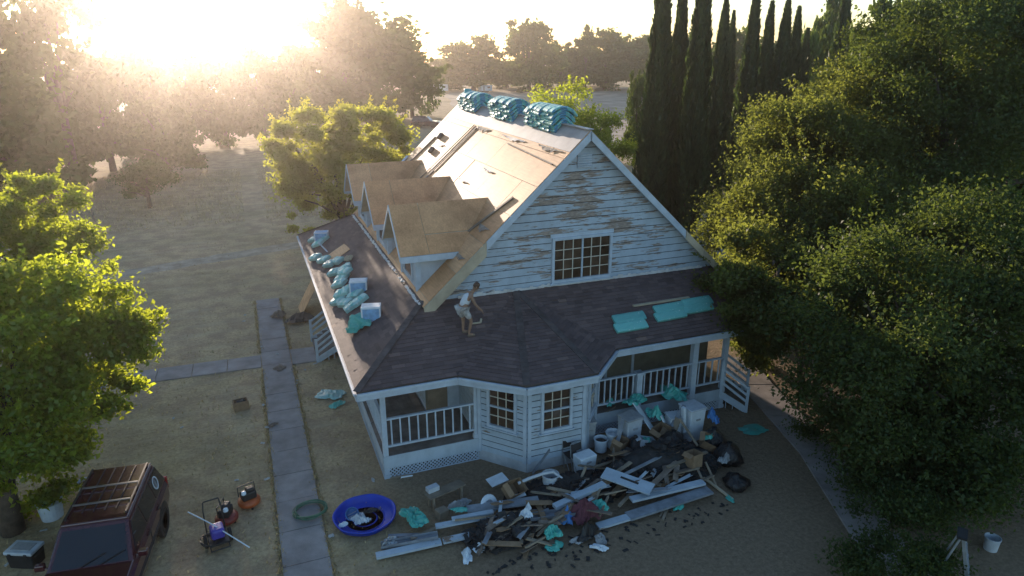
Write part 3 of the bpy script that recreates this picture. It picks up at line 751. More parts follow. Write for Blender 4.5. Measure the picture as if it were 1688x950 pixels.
# ---- trees behind the house
b = far(548, 44)
tree('round_tree', 'yellow green round tree behind the left end of the porch roof', b,
     [((-2.0, 0, 6.5), (2.3, 2.2, 2.2)), ((1.9, .4, 6.8), (2.5, 2.3, 2.1)), ((0, -.3, 4.6), (3.9, 3.0, 2.6)), ((-2.3, -.2, 3.0), (2.0, 1.8, 1.9))], 60000, .19, M_GOLD, .25, sprig=.04, nclump=34, clump=.28, hollow=.66)
b = far(945, 46)
tree('round_tree', 'lime green tree rising behind the roof ridge bundles', b,
     [((-.4, 0, 7.9), (2.3, 2.2, 2.0)), ((1.5, 0, 6.7), (2.0, 2, 1.8)), ((3.6, 1, 4.8), (2.2, 2, 1.7)), ((0, 0, 5.5), (2.6, 2.4, 2.2))], 22000, .17, M_LIME, .2, sprig=.05, nclump=20)
# ---- oaks on the right
G_OAK = 'oaks crowding the right side of the yard'
tree('oak_tree', 'dense olive green oak overhanging the right porch and stairs', (17.6, 4.6, 0),
     [((.1, -1.2, 6.0), (2.6, 2.6, 2.4)), ((2.0, .6, 7.6), (3.0, 3.0, 2.4)), ((-.6, -2.8, 3.6), (3.2, 2.8, 2.8)), ((1.6, -3.6, 3.0), (3.2, 3.0, 3.0)), ((-.2, 1.0, 4.2), (2.2, 2.4, 2.6)), ((2.5, -1.5, 5.4), (3, 3, 2.6)), ((-3.1, -3.4, 4.2), (1.7, 1.7, 1.8)), ((-3.0, -4.6, 2.6), (1.4, 1.4, 1.5)), ((-1.8, -2.6, 5.3), (1.7, 1.7, 1.4)), ((-2.9, -3.6, 1.6), (1.3, 1.3, 1.3)), ((-4.9, -5.6, 3.9), (1.7, 1.5, 1.15)), ((-4.7, -4.3, 5.0), (1.6, 1.5, 1.2)), ((-3.6, -5.6, 2.6), (1.5, 1.4, 1.5)), ((-5.4, -5.0, 4.5), (1.2, 1.2, 1.0)), ((-4.7, -6.0, 3.4), (1.3, 1.2, 1.0)), ((-5.3, -5.8, 3.7), (1.1, 1.0, .9))], 185000, .14, M_OAK, .4, G_OAK, sprig=.05, nclump=24, clump=.36, hollow=.74, limbs=14)
b = far(1425, 36)
tree('oak_tree', 'tall olive oak between the cypress row and the dense near oak', b,
     [((0, 0, 8.4), (3.3, 3.2, 2.8)), ((-1.6, -.5, 6.8), (3.0, 3, 2.6)), ((2.0, .4, 9.6), (3.0, 3, 2.6)), ((.5, -1, 5), (4, 3.5, 3.2))], 75000, .16, M_OAK, .4, G_OAK, sprig=.05, nclump=24, clump=.36, hollow=.74, limbs=12)
b = far(1590, 37)
tree('oak_tree', 'tallest oak with sunlit crown top at the right of the yard', b,
     [((-2, -.5, 11.2), (3.6, 3.4, 3.2)), ((1.8, 0, 12.2), (4, 3.6, 3.4)), ((4.5, 0, 10), (4, 3.8, 4)), ((-1, -1.5, 8), (4.6, 4, 3.6)), ((2, -2, 6), (5, 4.2, 3.8))], 110000, .16, M_OAKD, .5, G_OAK, sprig=.04, nclump=24, clump=.36, hollow=.74, limbs=14)
b = far(1620, 23.0)
tree('oak_tree', 'dark green oak spreading low over the end of the side path', b,
     [((-2.0, -.4, 4.4), (3.0, 2.8, 2.6)), ((.8, 0, 5.2), (3.2, 3, 2.6)), ((3, 0, 5), (3.2, 3, 2.8)), ((-1.2, -1.2, 2.4), (2.8, 2.6, 2.4)), ((1.6, -1.6, 2.4), (3.2, 2.8, 2.5)), ((-2.4, -2.6, 1.4), (2.0, 1.8, 1.5)), ((.2, -3.0, 1.5), (2.4, 1.9, 1.6)), ((-3.2, -.8, 2.6), (1.8, 1.8, 2.0))], 120000, .125, M_OAKD, .35, G_OAK, sprig=.04, nclump=24, clump=.36, hollow=.74, limbs=12)
b = far(1475, 27.5)
tree('young_tree', 'slim young tree with sunlit yellow green leaves poking out of the oaks', b,
     [((0, 0, 5.9), (.55, .55, 1.1)), ((.25, 0, 4.9), (.95, .9, 1.0)), ((-.2, 0, 6.9), (.25, .25, .6))], 5200, .10, M_GOLD, .07, sprig=.12, nclump=14)
b = far(1405, 23.8)
tree('dry_branch_bush', 'pale dry leaved bush tangled in the dark oak foliage', b,
     [((0, 0, 3.5), (.75, .6, .55)), ((-.5, 0, 2.9), (.5, .5, .4))], 1500, .085, M_DRY, .05, cat='bush', nclump=9)
# undergrowth at the lower right
for (px, dist, w_, h_, lab) in ((1640, 18.0, 1.6, 1.5, 'low dark shrub at the foot of the spreading oak'), (1500, 21.5, 1.3, 1.2, 'small dark shrub beside the bend of the side path'), (1690, 15.5, 1.4, 1.2, 'low shrub growing behind the step ladder'), (1590, 21.0, 2.0, 1.7, 'broad dark shrub filling the ground between the low oak and the grey bucket'), (1690, 20.0, 1.8, 1.6, 'dark shrub behind the grey bucket under the oaks'), (1330, 27.5, 1.3, 1.3, 'shrub crowding the path by the right porch stairs')):
    b = far(px, dist)
    tree('shrub', lab, b, [((0, 0, h_*.5), (w_, w_*.9, h_*.6)), ((.5, .2, h_*.7), (w_*.6, w_*.6, h_*.5))], 9000, .09, M_OAKD, .06, cat='shrub', nclump=16, limbs=5)

# ---- cypress row
def cypress(name, label, base, h, r, group):
    t = thing(name, label, 'tree', base, group)
    q = MB(); q.tube([(0, 0, -.1), (0, 0, h*.5), (0, 0, h*.97)], [.2, .13, .02], 8); o = bpy.data.objects.new('trunk', q.mesh('trunk', M_BARK)); col.objects.link(o); o.parent = t
    n = 17000; z = rng.random(n)**.8; th = rng.uniform(0, 2*np.pi, n)
    prof = np.clip(np.minimum(1, (z+.02)/.12)**.5*np.clip(1-z, 0, 1)**.62*1.25, .03, 1.0)
    fl = 1+.16*np.sin(th*5+z*9)+.12*np.sin(th*9-z*31)+.08*np.sin(th*3+z*60)
    rr = r*prof*fl*rng.uniform(.72, 1.05, n)
    c = np.stack([rr*np.cos(th), rr*np.sin(th), z*h+.1], 1)
    a = np.stack([np.cos(th)*.25, np.sin(th)*.25, np.ones(n)], 1)+rng.normal(size=(n, 3))*.22; a /= np.linalg.norm(a, axis=1, keepdims=True)
    bb = np.cross(a, np.stack([np.cos(th), np.sin(th), np.zeros(n)], 1)+rng.normal(size=(n, 3))*.5); bb /= np.linalg.norm(bb, axis=1, keepdims=True)
    l = rng.uniform(.28, .6, n)[:, None]; P = np.stack([c-a*l*.5, c+bb*l*.17, c+a*l*.6, c-bb*l*.17], 1)
    o = bpy.data.objects.new('crown', quad_mesh('crown', P, M_CYP, np.clip(rng.normal(.45, .22, n)+.12*np.sin(th*5+z*9), 0, 1))); col.objects.link(o); o.parent = t
    return t
G_CYP = 'row of tall cypresses behind the house'
CYP = [(1088, 47, -55, 23, 'thick dark cypress at the house end of the row'), (1120, 50, -15, 19, 'dark cypress second from the house end of the row'), (1153, 48, -60, 22, 'thick dark cypress third from the house end of the row'),
       (1190, 56, 14, 17, 'pointed cypress fourth from the house end of the row'), (1204, 66, 30, 11, 'thin cypress tucked behind the fourth one of the row'), (1238, 58, -8, 16, 'tall narrow cypress fifth along the row'), (1264, 62, 18, 15, 'pointed cypress sixth along the row'),
       (1290, 62, 14, 16, 'pointed cypress seventh along the row'), (1309, 66, 26, 14, 'pointed cypress eighth along the row'), (1327, 72, 56, 13, 'short cypress near the oak end of the row'), (1383, 66, -10, 16, 'tall lone cypress rising behind the oaks')]
proto = None
for i, (px, d, ty, hw, lab) in enumerate(CYP):
    loc = far(px, d); h = pxz(ty, d); r = hw/1195*d*1.05
    if i in (0, 3): t = cypress('cypress_tree', lab, loc, h, r, G_CYP); proto = (t, h, r)
    else:
        t = cp(proto[0]); t.location = loc; t['label'] = lab; t.scale = (r/proto[2], r/proto[2], h/proto[1]); t.rotation_euler = (0, 0, i*1.3)

# ---- background tree line: three kinds of crown, each copied at its own place and size
def bgtree(name, label, h=10.0, r=5.0, n=9500, leaf=.55, m=None, sparse=False):
    bl = [((0, 0, .58*h), (r*.8, r*.8, h*.36)), ((r*.45, .2*r, .70*h), (r*.55, r*.55, h*.24)), ((-r*.5, -.1*r, .62*h), (r*.52, r*.5, h*.27)), ((.1*r, -.3*r, .84*h), (r*.42, r*.42, h*.16)), ((-.2*r, .3*r, .32*h), (r*.9, r*.85, h*.3)), ((.4*r, -.2*r, .2*h), (r*.75, r*.7, h*.22)), ((-.45*r, -.3*r, .15*h), (r*.6, r*.6, h*.18))]
    if sparse: bl = [((0, 0, .55*h), (r*.55, r*.5, h*.3)), ((r*.3, 0, .8*h), (r*.5, r*.45, h*.17)), ((-r*.55, 0, .72*h), (r*.42, r*.4, h*.16)), ((.55*r, 0, .45*h), (r*.4, r*.4, h*.16)), ((-.1*r, 0, .93*h), (r*.28, r*.28, h*.09))]
    return tree(name, label, (0, 0, 0), bl, n, leaf, m or M_FAR, .32, nclump=16, clump=.40, sprig=.05, hollow=.5, limbs=8, wid=.7)
G_BG = 'trees along the far edge of the field'
P_A = bgtree('broad_tree', 'x'); P_B = bgtree('broad_tree', 'x', n=9000); P_S = bgtree('tall_tree', 'x', h=14, r=4.2, n=4600, leaf=.5, sparse=True)
dims = {id(P_A): (10., 5.), id(P_B): (10., 5.), id(P_S): (14., 4.2)}
used = set()
BG = [  # kind, pixel column, distance, top row, half width px, label
 (P_S, 82, 76, -28, 78, 'tall gappy tree standing above the backlit left tree line'), (P_S, 8, 80, 55, 40, 'small gappy tree beside the tall one in the backlit tree line'),
 (P_A, 20, 84, 125, 90, 'wide shadowed tree under the tall gappy tree'), (P_B, 150, 84, 88, 62, 'broad tree right beside the tall gappy tree'), (P_A, -60, 70, 90, 110, 'broad tree behind the near leafy trees'),
 (P_B, 225, 96, 80, 55, None), (P_A, 290, 100, 84, 55, None), (P_B, 352, 102, 88, 51, None), (P_A, 420, 104, 82, 55, None), (P_B, 470, 112, 78, 44, None),
 (P_B, 245, 76, 150, 52, 'pale small tree in front of the sun glare'),
 (P_A, 592, 132, 24, 112, 'very large round crowned tree across the field'), (P_S, 565, 128, 5, 60, 'tall ragged top beside the very large round tree'), (P_B, 530, 134, 75, 60, 'medium tree at the left foot of the very large round tree'), (P_B, 675, 136, 85, 45, 'medium tree at the right foot of the very large round tree'),
 (P_A, 780, 230, 64, 55, 'dark dome shaped tree at the edge of the dirt lot'), (P_B, 740, 238, 95, 40, 'low tree left of the dark dome shaped tree'), (P_B, 872, 225, 38, 52, 'tall broad tree right of the dark dome shaped tree'),
 (P_S, 966, 235, 48, 22, 'slim gappy tree standing out of the distant wood'), (P_B, 925, 245, 72, 42, None), (P_A, 1000, 240, 55, 48, None), (P_B, 1050, 235, 62, 48, None), (P_A, 1100, 230, 66, 50, None), (P_B, 835, 250, 98, 45, None), (P_A, 960, 262, 80, 50, None),
 (P_B, 1150, 150, 60, 50, None), (P_A, 1215, 130, 58, 50, None), (P_B, 1275, 125, 70, 50, None), (P_A, 1330, 120, 62, 50, None), (P_B, 1400, 110, 60, 60, None),
 (P_S, 1362, 90, -5, 32, 'gappy tree with pale leaves behind the lone cypress'), (P_B, 1350, 84, 52, 38, 'light green rounded tree behind the short cypress'), (P_A, 1450, 70, 20, 60, 'rounded tree behind the top of the tall olive oak'), (P_A, 1560, 62, 5, 80, 'broad tree behind the tallest oak'), (P_B, 1700, 55, -10, 110, 'broad tree at the far right behind the oaks'),
 (P_B, 1056, 78, 118, 22, 'olive shrubby tree left of the cypress row'), (P_A, 1250, 80, 130, 60, 'bushy tree filling the gap between the cypresses'), (P_B, 1180, 75, 165, 50, 'low bushy tree between the cypress trunks'), (P_A, 1330, 74, 150, 60, 'bushy tree behind the short cypress trunk')]
for i, (pr, px, d, ty, hw, lab) in enumerate(BG):
    h, r = dims[id(pr)]; H = pxz(ty, d)*1.02; W = hw/1195*d
    t = pr if id(pr) not in used else cp(pr); used.add(id(pr))
    t.location = far(px, d); t.scale = (W/r, W/r, H/h); t.rotation_euler = (0, 0, i*2.1)
    if lab: t['label'] = lab
    else:
        t['label'] = 'hazy broad tree in the glare of the backlit row' if px < 500 else ('olive tree in the distant wood beyond the dirt lot' if d > 200 else 'dark tree in the wood behind the cypress row')
    t['group'] = G_BG if lab else t['label']+'s'
b = at(248, 343)
tree('small_tree', 'small dark rounded tree alone in the sunlit dry field', b, [((0, 0, 2.3), (1.95, 1.8, 1.35)), ((.6, 0, 2.9), (1.2, 1.2, .9)), ((-.7, 0, 1.4), (1.2, 1.1, .8))], 9000, .2, M_FAR, .16, nclump=18)
# ---- dry grass
n = 26000
gx = rng.uniform(-34, 2, n); gy = rng.uniform(12, 62, n)
keep = (np.abs(gx+2.5) > .8) & ((gy > 34) | (rng.random(n) < .35)) & ~((gx > -1) & (gy < 19))
n2 = 9000; ex = rng.uniform(-16, 12, n2); ey = rng.uniform(-10, 12, n2)
k2 = (np.abs(ex+2.52) > .62) & (ex < -.3) & ~((ex < -3) & (np.abs(ey-10.1) < .75)) & ~((ex > -2) & (np.abs(ey-9.9) < .9)) & (np.abs(ex-(13.9+ey*.32)) > .9)
n3 = 5200; ey3 = rng.uniform(-9, 17.6, n3); ex3 = np.where(rng.random(n3) < .5, -3.10, -1.94)+rng.normal(0, .055, n3); ok = ~((ey3 > 9.1) & (ey3 < 10.8))
gx = np.concatenate([gx[keep], ex[k2], ex3[ok]]); gy = np.concatenate([gy[keep], ey[k2], ey3[ok]])
hh = np.where(gy > 36, rng.uniform(.06, .24, len(gx)), rng.uniform(.03, .11, len(gx)))
th = rng.uniform(0, 6.28, len(gx)); wd = np.where(gy > 36, .035, .02)
c = np.stack([gx, gy, np.zeros(len(gx))], 1); side = np.stack([np.cos(th)*wd, np.sin(th)*wd, 0*th], 1)
tip = c+np.stack([rng.normal(0, .35, len(gx))*hh, rng.normal(0, .35, len(gx))*hh, hh], 1)
o = bpy.data.objects.new('dry_grass', quad_mesh('dry_grass', np.stack([c-side, c+side, tip+side*.15, tip-side*.15], 1), leaf_mat('straw', (.32, .25, .14), (.52, .42, .25), (.50, .38, .18), .4, 0.0), rng.random(len(gx)))); col.objects.link(o)
tag(o, 'dry straw coloured grass tufts across the yard and field', None, kind='stuff')
# ================================================================== things on the roofs
def wrap_mat(name, c, c2, rough=.45):
    m, t, p = nodes_of(name)
    v = coords(t, 'Object', (3, 3, 3)); a = noise(t, v, 3.0, 4, .6)
    oi = t.nodes.new('ShaderNodeObjectInfo')
    cc = ramp(t, a, [(.35, c), (.62, c), (.70, c2)])  # paler blotches put the film's plastic shine into its colour
    k = ramp(t, oi.outputs['Random'], [(0, (.78, .80, .82)), (1, (1.15, 1.12, 1.1))])
    t.links.new(mixc(t, 1, cc, k, 'MULTIPLY'), p.inputs['Base Color']); p.inputs['Roughness'].default_value = rough
    p.inputs['Specular IOR Level'].default_value = .6
    bump(t, noise(t, coords(t, 'Object', (1, 1, 1)), 9, 5, .7), p, .35, .02); MATS[name] = m; return m
M_TEAL = wrap_mat('teal_wrap', (.13, .43, .40), (.50, .66, .63))
M_TEALB = wrap_mat('blue_print', (.06, .24, .38), (.22, .50, .52))
M_TEALD = wrap_mat('teal_plastic', (.05, .36, .31), (.12, .46, .42), .4)
M_PALE = wrap_mat('pale_teal_wrap', (.30, .52, .50), (.68, .76, .74))

# ---- shingle bundles bent over the ridge
PHI = math.atan(SL)
def bent_bundle(layer, width=.34, length=1.02, th=.078):
    q = MB(); segs = 12; r = .075+layer*th
    def pt(s, off):
        rr = r+off; ha = PHI*(r+th*.5); sg = 1 if s >= 0 else -1; s_ = abs(s)
        if s_ <= ha: a = s_/(r+th*.5); x, z = rr*math.sin(a), rr*math.cos(a)
        else: x, z = rr*math.sin(PHI)+(s_-ha)*math.cos(PHI), rr*math.cos(PHI)-(s_-ha)*math.sin(PHI)
        return sg*x, z
    vs = []
    for i in range(segs+1):
        s = -length/2+length*i/segs; e = .5*(1 if i in (0, segs) else 0)
        for y, off in ((-width/2+.012, .004), (-width/2, th*.5), (-width/2+.03, th*.97), (width/2-.03, th*.97), (width/2, th*.5), (width/2-.012, .004)):
            x, z = pt(s, off+(.006*math.sin(i*2.1+y*9) if off > .05 else 0)); vs.append((x, y*(1-.05*e), z))
    fs = []; n = 6
    q.v += vs
    for i in range(segs):
        for j in range(n):
            q.f.append((i*n+j, i*n+(j+1) % n, (i+1)*n+(j+1) % n, (i+1)*n+j)); q.mi.append(1 if (j in (0, 1, 3, 4) and i in (0, 1, 4, 5, 6, 9)) else 0)
    q.f.append(tuple(range(n-1, -1, -1))); q.mi.append(0); q.f.append(tuple(segs*n+j for j in range(n))); q.mi.append(0)
    return q.mesh('shingle_bundle', [M_TEAL, M_TEALB])
LAYER_MESH = [bent_bundle(k) for k in range(7)]
for y0, ncol, nlay, lab in ((3.9, 7, 7, 'teal wrapped shingle bundle bent over the ridge in the stack near the front gable'), (7.9, 7, 7, 'teal wrapped shingle bundle bent over the ridge in the middle stack'), (12.3, 7, 7, 'teal wrapped shingle bundle bent over the ridge in the far stack')):
    for c in range(ncol):
        for k in range(nlay - (1 if c == ncol-1 else 0)):
            o = bpy.data.objects.new('shingle_bundle', LAYER_MESH[k]); col.objects.link(o)
            o.location = (HX+random.uniform(-.05, .05), y0+c*.365+random.uniform(-.012, .012), HZ-.02+random.uniform(-.004, .004))
            o.rotation_euler = (0, R(random.uniform(-5, 5)), R(random.uniform(-3, 3)))
            tag(o, lab, 'shingle bundle', 'bundles '+lab[lab.index('bent'):])
o = bpy.data.objects.new('shingle_bundle', LAYER_MESH[1]); col.objects.link(o); o.location = (HX-.1, 14.0, HZ+.46); o.rotation_euler = (0, 0, R(70))
tag(o, 'loose pale shingle bundle lying crosswise on top of the far ridge stack', 'shingle bundle')

# ---- planks left on the bare roof
def slope_plank(d0, y0, d1, y1, wd, th, m, label, lift=.03):
    a, b = on_roof(-1, d0, y0, lift), on_roof(-1, d1, y1, lift); n = Vector((-SL, 0, 1)).normalized()
    q = MB(); q.bar(a, b, wd, th, up=n); o = q.build('plank', m); return tag(o, label, 'plank')
M_DKWOOD = mat('weathered_wood', (.19, .15, .12), .8, .3, 3, bmp=.2, tone=.15)
slope_plank(3.1, 2.55, 4.9, 3.35, .10, .05, M_DKWOOD, 'dark plank lying down the roof slope above the front dormer')
slope_plank(1.55, 2.1, 1.35, 6.4, .05, .03, M_DKWOOD, 'thin dark batten along the roof below the front ridge stack')
slope_plank(1.1, 10.6, 4.6, 10.9, .13, .03, M_DKWOOD, 'dark board running from the ridge down between the two far dormers')
slope_plank(1.0, 11.1, 4.4, 11.45, .05, .03, M_DKWOOD, 'narrow batten beside the dark board on the far roof')
slope_plank(2.2, 14.3, 4.6, 14.6, .12, .05, M_DKWOOD, 'short plank near the far rake of the roof')
for (d, y, lab) in ((2.1, 13.6, 'small block of scrap wood high on the far roof'), (2.9, 13.1, 'small block of scrap wood lower on the far roof')):
    q = MB(); q.box(on_roof(-1, d, y, .07), (.3, .22, .14), (0, -PHI, R(20))); tag(q.build('wood_block', M_DKWOOD, bev=.01), lab, 'wood block')
q = MB(); a = on_roof(-1, 4.2, 15.3, .12)
for i in range(3): q.bar(on_roof(-1, 3.7+i*.12, 15.45-i*.2, .06+.05*i), on_roof(-1, 4.7+i*.1, 15.1-i*.12, .06+.05*i), .16, .04)
tag(q.build('board_pile', M_WHITE), 'little pile of white boards at the far rake above the last dormer', 'boards')

# ---- porch roof helpers: the point of a porch roof plane a pixel shows
def on_left(px, py, up=.05):
    d = ray(px, py); t_ = (EZ+PS*(CAM[0]-EX)-CAM[2])/(d[2]-PS*d[0]); return Vector(CAM+d*t_)+Vector((-PS, 0, 1)).normalized()*up
def on_front(px, py, up=.05):
    d = ray(px, py); t_ = (EZ+PS*(CAM[1]-EY)-CAM[2])/(d[2]-PS*d[1]); return Vector(CAM+d*t_)+Vector((0, -PS, 1)).normalized()*up
QL = Vector((-PS, 0, 1)).normalized().to_track_quat('Z', 'Y'); QF = Vector((0, -PS, 1)).normalized().to_track_quat('Z', 'Y')
def pillow(name, L, W, T, mats, seed=0, rough=.02, nx=9, ny=5):
    """a wrapped packet: rounded slab with slumped, wrinkled faces"""
    rs = np.random.default_rng(seed); q = MB(); top = []; bot = []
    for i in range(nx+1):
        for j in range(ny+1):
            u, v = i/nx*2-1, j/ny*2-1; e = (1-abs(u)**6)*(1-abs(v)**6); w_ = rs.normal(0, rough)
            x, y = u*L/2*(1-.03*abs(v)**3), v*W/2*(1-.04*abs(u)**3)
            top.append((x, y, T*(.72+.28*e)+w_*(.4+.6*e))); bot.append((x, y, T*.1*(1-e)))
    k = (nx+1)*(ny+1); q.v = top+bot
    for i in range(nx):
        for j in range(ny):
            a = i*(ny+1)+j; b_ = a+ny+1
            q.f.append((a, b_, b_+1, a+1)); q.mi.append(1 if (i in (nx//2, nx//2+1)) and len(mats) > 1 else 0)
            q.f.append((k+a+1, k+b_+1, k+b_, k+a)); q.mi.append(0)
    ring = [i*(ny+1) for i in range(nx+1)]+[nx*(ny+1)+j for j in range(1, ny+1)]+[i*(ny+1)+ny for i in range(nx-1, -1, -1)]+[j for j in range(ny-1, 0, -1)]
    for i in range(len(ring)):
        a, b_ = ring[i], ring[(i+1) % len(ring)]; q.f.append((a, k+a, k+b_, b_)[::-1]); q.mi.append(0)
    return q.mesh(name, list(mats))
PK = [pillow('shingle_bundle', .60, .40, .20, (M_PALE, M_TEAL), s, .012) for s in range(3)]
FP = [pillow('shingle_bundle', 1.18, .36, .12, (M_TEAL, M_TEAL), s+5, .006) for s in range(3)]
def lay(me, p, base_q, rz, label, group=None, name='shingle_bundle', cat='shingle bundle'):
    o = bpy.data.objects.new(name, me); col.objects.link(o); o.location = p
    o.rotation_euler = (base_q.to_matrix() @ Matrix.Rotation(rz, 3, 'Z')).to_euler(); return tag(o, label, cat, group)
G_LP = 'pale teal shingle bundles scattered on the left porch roof'
LB = [(520, 397, 20, 0), (534, 399, 95, .0), (522, 427, 10, 0), (546, 438, 15, 0), (559, 433, 5, .0), (554, 452, 20, .0), (570, 446, 60, .0), (574, 455, 10, .12), (562, 471, 25, 0), (578, 483, 40, .08), (560, 500, 15, 0), (570, 491, 35, .14), (583, 508, 75, 0), (596, 499, 80, 0), (527, 404, 30, 0), (536, 431, 15, 0), (566, 461, 30, 0), (588, 489, 20, .0), (572, 503, 10, .0)]
for i, (px, py, rz, up_) in enumerate(LB):
    o = lay(PK[i % 3], on_left(px, py, .02+up_), QL, R(rz+20), 'pale teal wrapped shingle bundle lying loose on the left porch roof', G_LP)
M_CARTB = mat('blue_carton_face', (.18, .36, .58), .5, .2, 5, bmp=0)
M_CARTW = mat('white_carton', (.66, .70, .74), .6, .1, 5, bmp=.05)
for px, py, lab in ((531, 398, 'white and blue carton at the far end of the porch roof'), (592, 482, 'white and blue carton in the middle of the left porch roof'), (613, 526, 'white and blue carton above the crumpled teal wrap on the porch roof')):
    p = on_left(px, py, .0)+Vector((0, 0, -.04)); t_ = thing('carton', lab, 'box', p)
    M = Matrix.Rotation(R(-14), 3, 'Z')
    q = MB(); q.box(p+M @ Vector((0, 0, .24)), (.62, .46, .54), M); q.build('carton_body', M_CARTW, t_, bev=.012)
    q = MB(); q.box(p+M @ Vector((0, -.232, .25)), (.52, .012, .42), M); q.build('printed_panel', M_CARTB, t_)
    q = MB(); q.box(p+M @ Vector((0, 0, .512)), (.54, .38, .008), M); q.build('top_panel', M_CARTW if py > 400 else M_CARTB, t_)
def crumple(name, p, sx, sy, h, m, label, cat, seed=0, rot=None, group=None, n=13):
    """a crumpled sheet: folded, hollow, with edges of its own"""
    rs = np.random.default_rng(seed+100); q = MB(); ph = rs.uniform(0, 6, 8); fx = rs.uniform(2, 7, 8); fy = rs.uniform(2, 7, 8)
    for i in range(n):
        for j in range(n):
            a_, b_ = i/(n-1)*2-1, j/(n-1)*2-1; u, v = a_*math.sqrt(1-b_*b_/2), b_*math.sqrt(1-a_*a_/2); rr = min(1, math.hypot(u, v)); an = math.atan2(v, u)
            z = h*(.18+.82*(1-rr**2))*(.6+.4*math.sin(fx[0]*.6*u+fy[0]*.6*v+ph[0]))+h*.35*abs(math.sin(fx[1]*u-fy[1]*v+ph[1]))*(1-.6*rr)+h*.2*abs(math.sin(fx[2]*u*1.6+fy[2]*v*1.5+ph[2]))+rs.normal(0, h*.035)
            k = 1+.22*math.sin(2*an+ph[3])+.14*math.sin(4*an+ph[4])+.06*math.sin(9*an+ph[5])
            q.v.append((u*sx/2*k+rs.normal(0, sx*.008), v*sy/2*k+rs.normal(0, sy*.008), max(.006, z)))
    for i in range(n-1):
        for j in range(n-1):
            a = i*n+j; q.f.append((a, a+n, a+n+1, a+1)); q.mi.append(0)
    o = bpy.data.objects.new(name, q.mesh(name, m)); col.objects.link(o); o.location = p
    if rot is not None: o.rotation_euler = rot
    sm = o.modifiers.new('s', 'SOLIDIFY'); sm.thickness = .008
    return tag(o, label, cat, group)
crumple('plastic_wrap', on_left(595, 540, .02), .95, .8, .35, M_TEALD, 'crumpled empty teal wrapper below the last carton on the porch roof', 'wrapper', 3, QL.to_euler())
crumple('paper_scrap', on_left(577, 429, .02), .5, .4, .2, MATS['raw_lumber'], 'crumpled brown paper beside the bundles on the porch roof', 'paper', 4, QL.to_euler())
o = lay(pillow('plywood_sheet', 1.15, .95, .03, (M_PLY,), 3, .001), on_left(558, 418, .02), QL, R(5), 'square of plywood lying flat on the left porch roof', None, 'plywood_sheet', 'plywood')
q = MB(); q.bar(on_left(521, 398, .25), on_left(541, 417, .06), .05, .04); tag(q.build('batten', M_WHITE), 'white batten lying across the far bundles on the porch roof', 'batten')
# right of the bay
for i, (px, py, rz, lab) in enumerate(((1036, 526, 1, 'upper of the two teal bundles lying alone above the right porch eave'), (1039, 540, 1, 'lower of the two teal bundles lying alone above the right porch eave'),
        (1102, 510, 2, 'upper teal bundle of the middle pair on the right porch roof'), (1104, 522, 2, 'lower teal bundle of the middle pair on the right porch roof'), (1148, 500, 1, 'upper teal bundle of the pair beside the oak on the porch roof'), (1149, 510, 1, 'lower teal bundle of the pair beside the oak on the porch roof'))):
    lay(FP[i % 3], on_front(px, py, .02), QF, R(rz), lab, 'teal bundles on the right porch roof')
q = MB(); q.bar(on_front(1043, 506, .05), on_front(1135, 492, .05), .10, .05); tag(q.build('plank', M_RAW), 'long pale plank lying above the teal bundles on the right porch roof', 'plank')
q = MB(); q.bar(on_front(777, 535, .04), on_front(792, 533, .04), .06, .03); q.bar(on_front(792, 533, .04), on_front(793, 527, .04), .06, .03); tag(q.build('carpenter_square', M_RAW), 'pale L shaped square lying by the feet of the worker', 'tool')

# ---- the worker on the porch roof
M_SKIN = mat('skin', (.26, .155, .105), .6, .1, 8, bmp=0); M_TANK = mat('white_tank_top', (.55, .58, .62), .85, .08, 8, bmp=.2)
M_SHORT = mat('grey_shorts', (.38, .37, .36), .9, .3, 9, bmp=.3); M_HAIR = mat('brown_hair', (.07, .04, .025), .7, .3, 20); M_SHOE = mat('work_shoe', (.16, .13, .10), .7, .2, 8)
def skin(name, pts, edges, rad, m, parent, sub=2):
    me = bpy.data.meshes.new(name); me.from_pydata([tuple(p) for p in pts], edges, []); me.materials.append(m)
    o = bpy.data.objects.new(name, me); col.objects.link(o); o.parent = parent
    md = o.modifiers.new('skin', 'SKIN'); md.use_smooth_shade = True
    for sv_, r_ in zip(me.skin_vertices[0].data, rad): sv_.radius = (r_, r_) if not isinstance(r_, tuple) else r_
    me.skin_vertices[0].data[0].use_root = True
    o.modifiers.new('sub', 'SUBSURF').levels = sub; o.modifiers['sub'].render_levels = sub
    return o
fa, fb = on_front(764, 549, 0), on_front(774, 555, 0)
wk = thing('person', 'person in white tank top and grey shorts bending forward on the porch roof', 'person', (fa+fb)/2)
def rel(x, y, z): return Vector((x, y, z))
F1, F2 = fa-wk.location, fb-wk.location        # back foot, front foot (local)
hipc = rel(-.10, .02, .92)
P = [hipc, rel(-.02, .02, 1.12), rel(.12, .0, 1.32), rel(.20, 0, 1.40), rel(.26, -.01, 1.47), rel(.32, -.02, 1.56),       # 0-5 spine, neck, head base
     rel(-.16, .11, .88), rel(-.06, .12, .50), F1+Vector((-.02, 0, .09)), F1+Vector((.14, -.02, .045)),                     # 6-9 back leg
     rel(-.08, -.10, .88), rel(.14, -.12, .52), F2+Vector((-.02, 0, .09)), F2+Vector((.14, -.02, .045)),                    # 10-13 front leg
     rel(.13, .19, 1.36), rel(.26, .24, 1.10), rel(.40, .20, .90),                                                             # 14-16 far arm
     rel(.13, -.19, 1.36), rel(.24, -.25, 1.09), rel(.42, -.22, .88)]                                                          # 17-19 near arm
E_ = [(0, 1), (1, 2), (2, 3), (3, 4), (4, 5), (0, 6), (6, 7), (7, 8), (8, 9), (0, 10), (10, 11), (11, 12), (12, 13), (2, 14), (14, 15), (15, 16), (2, 17), (17, 18), (18, 19)]
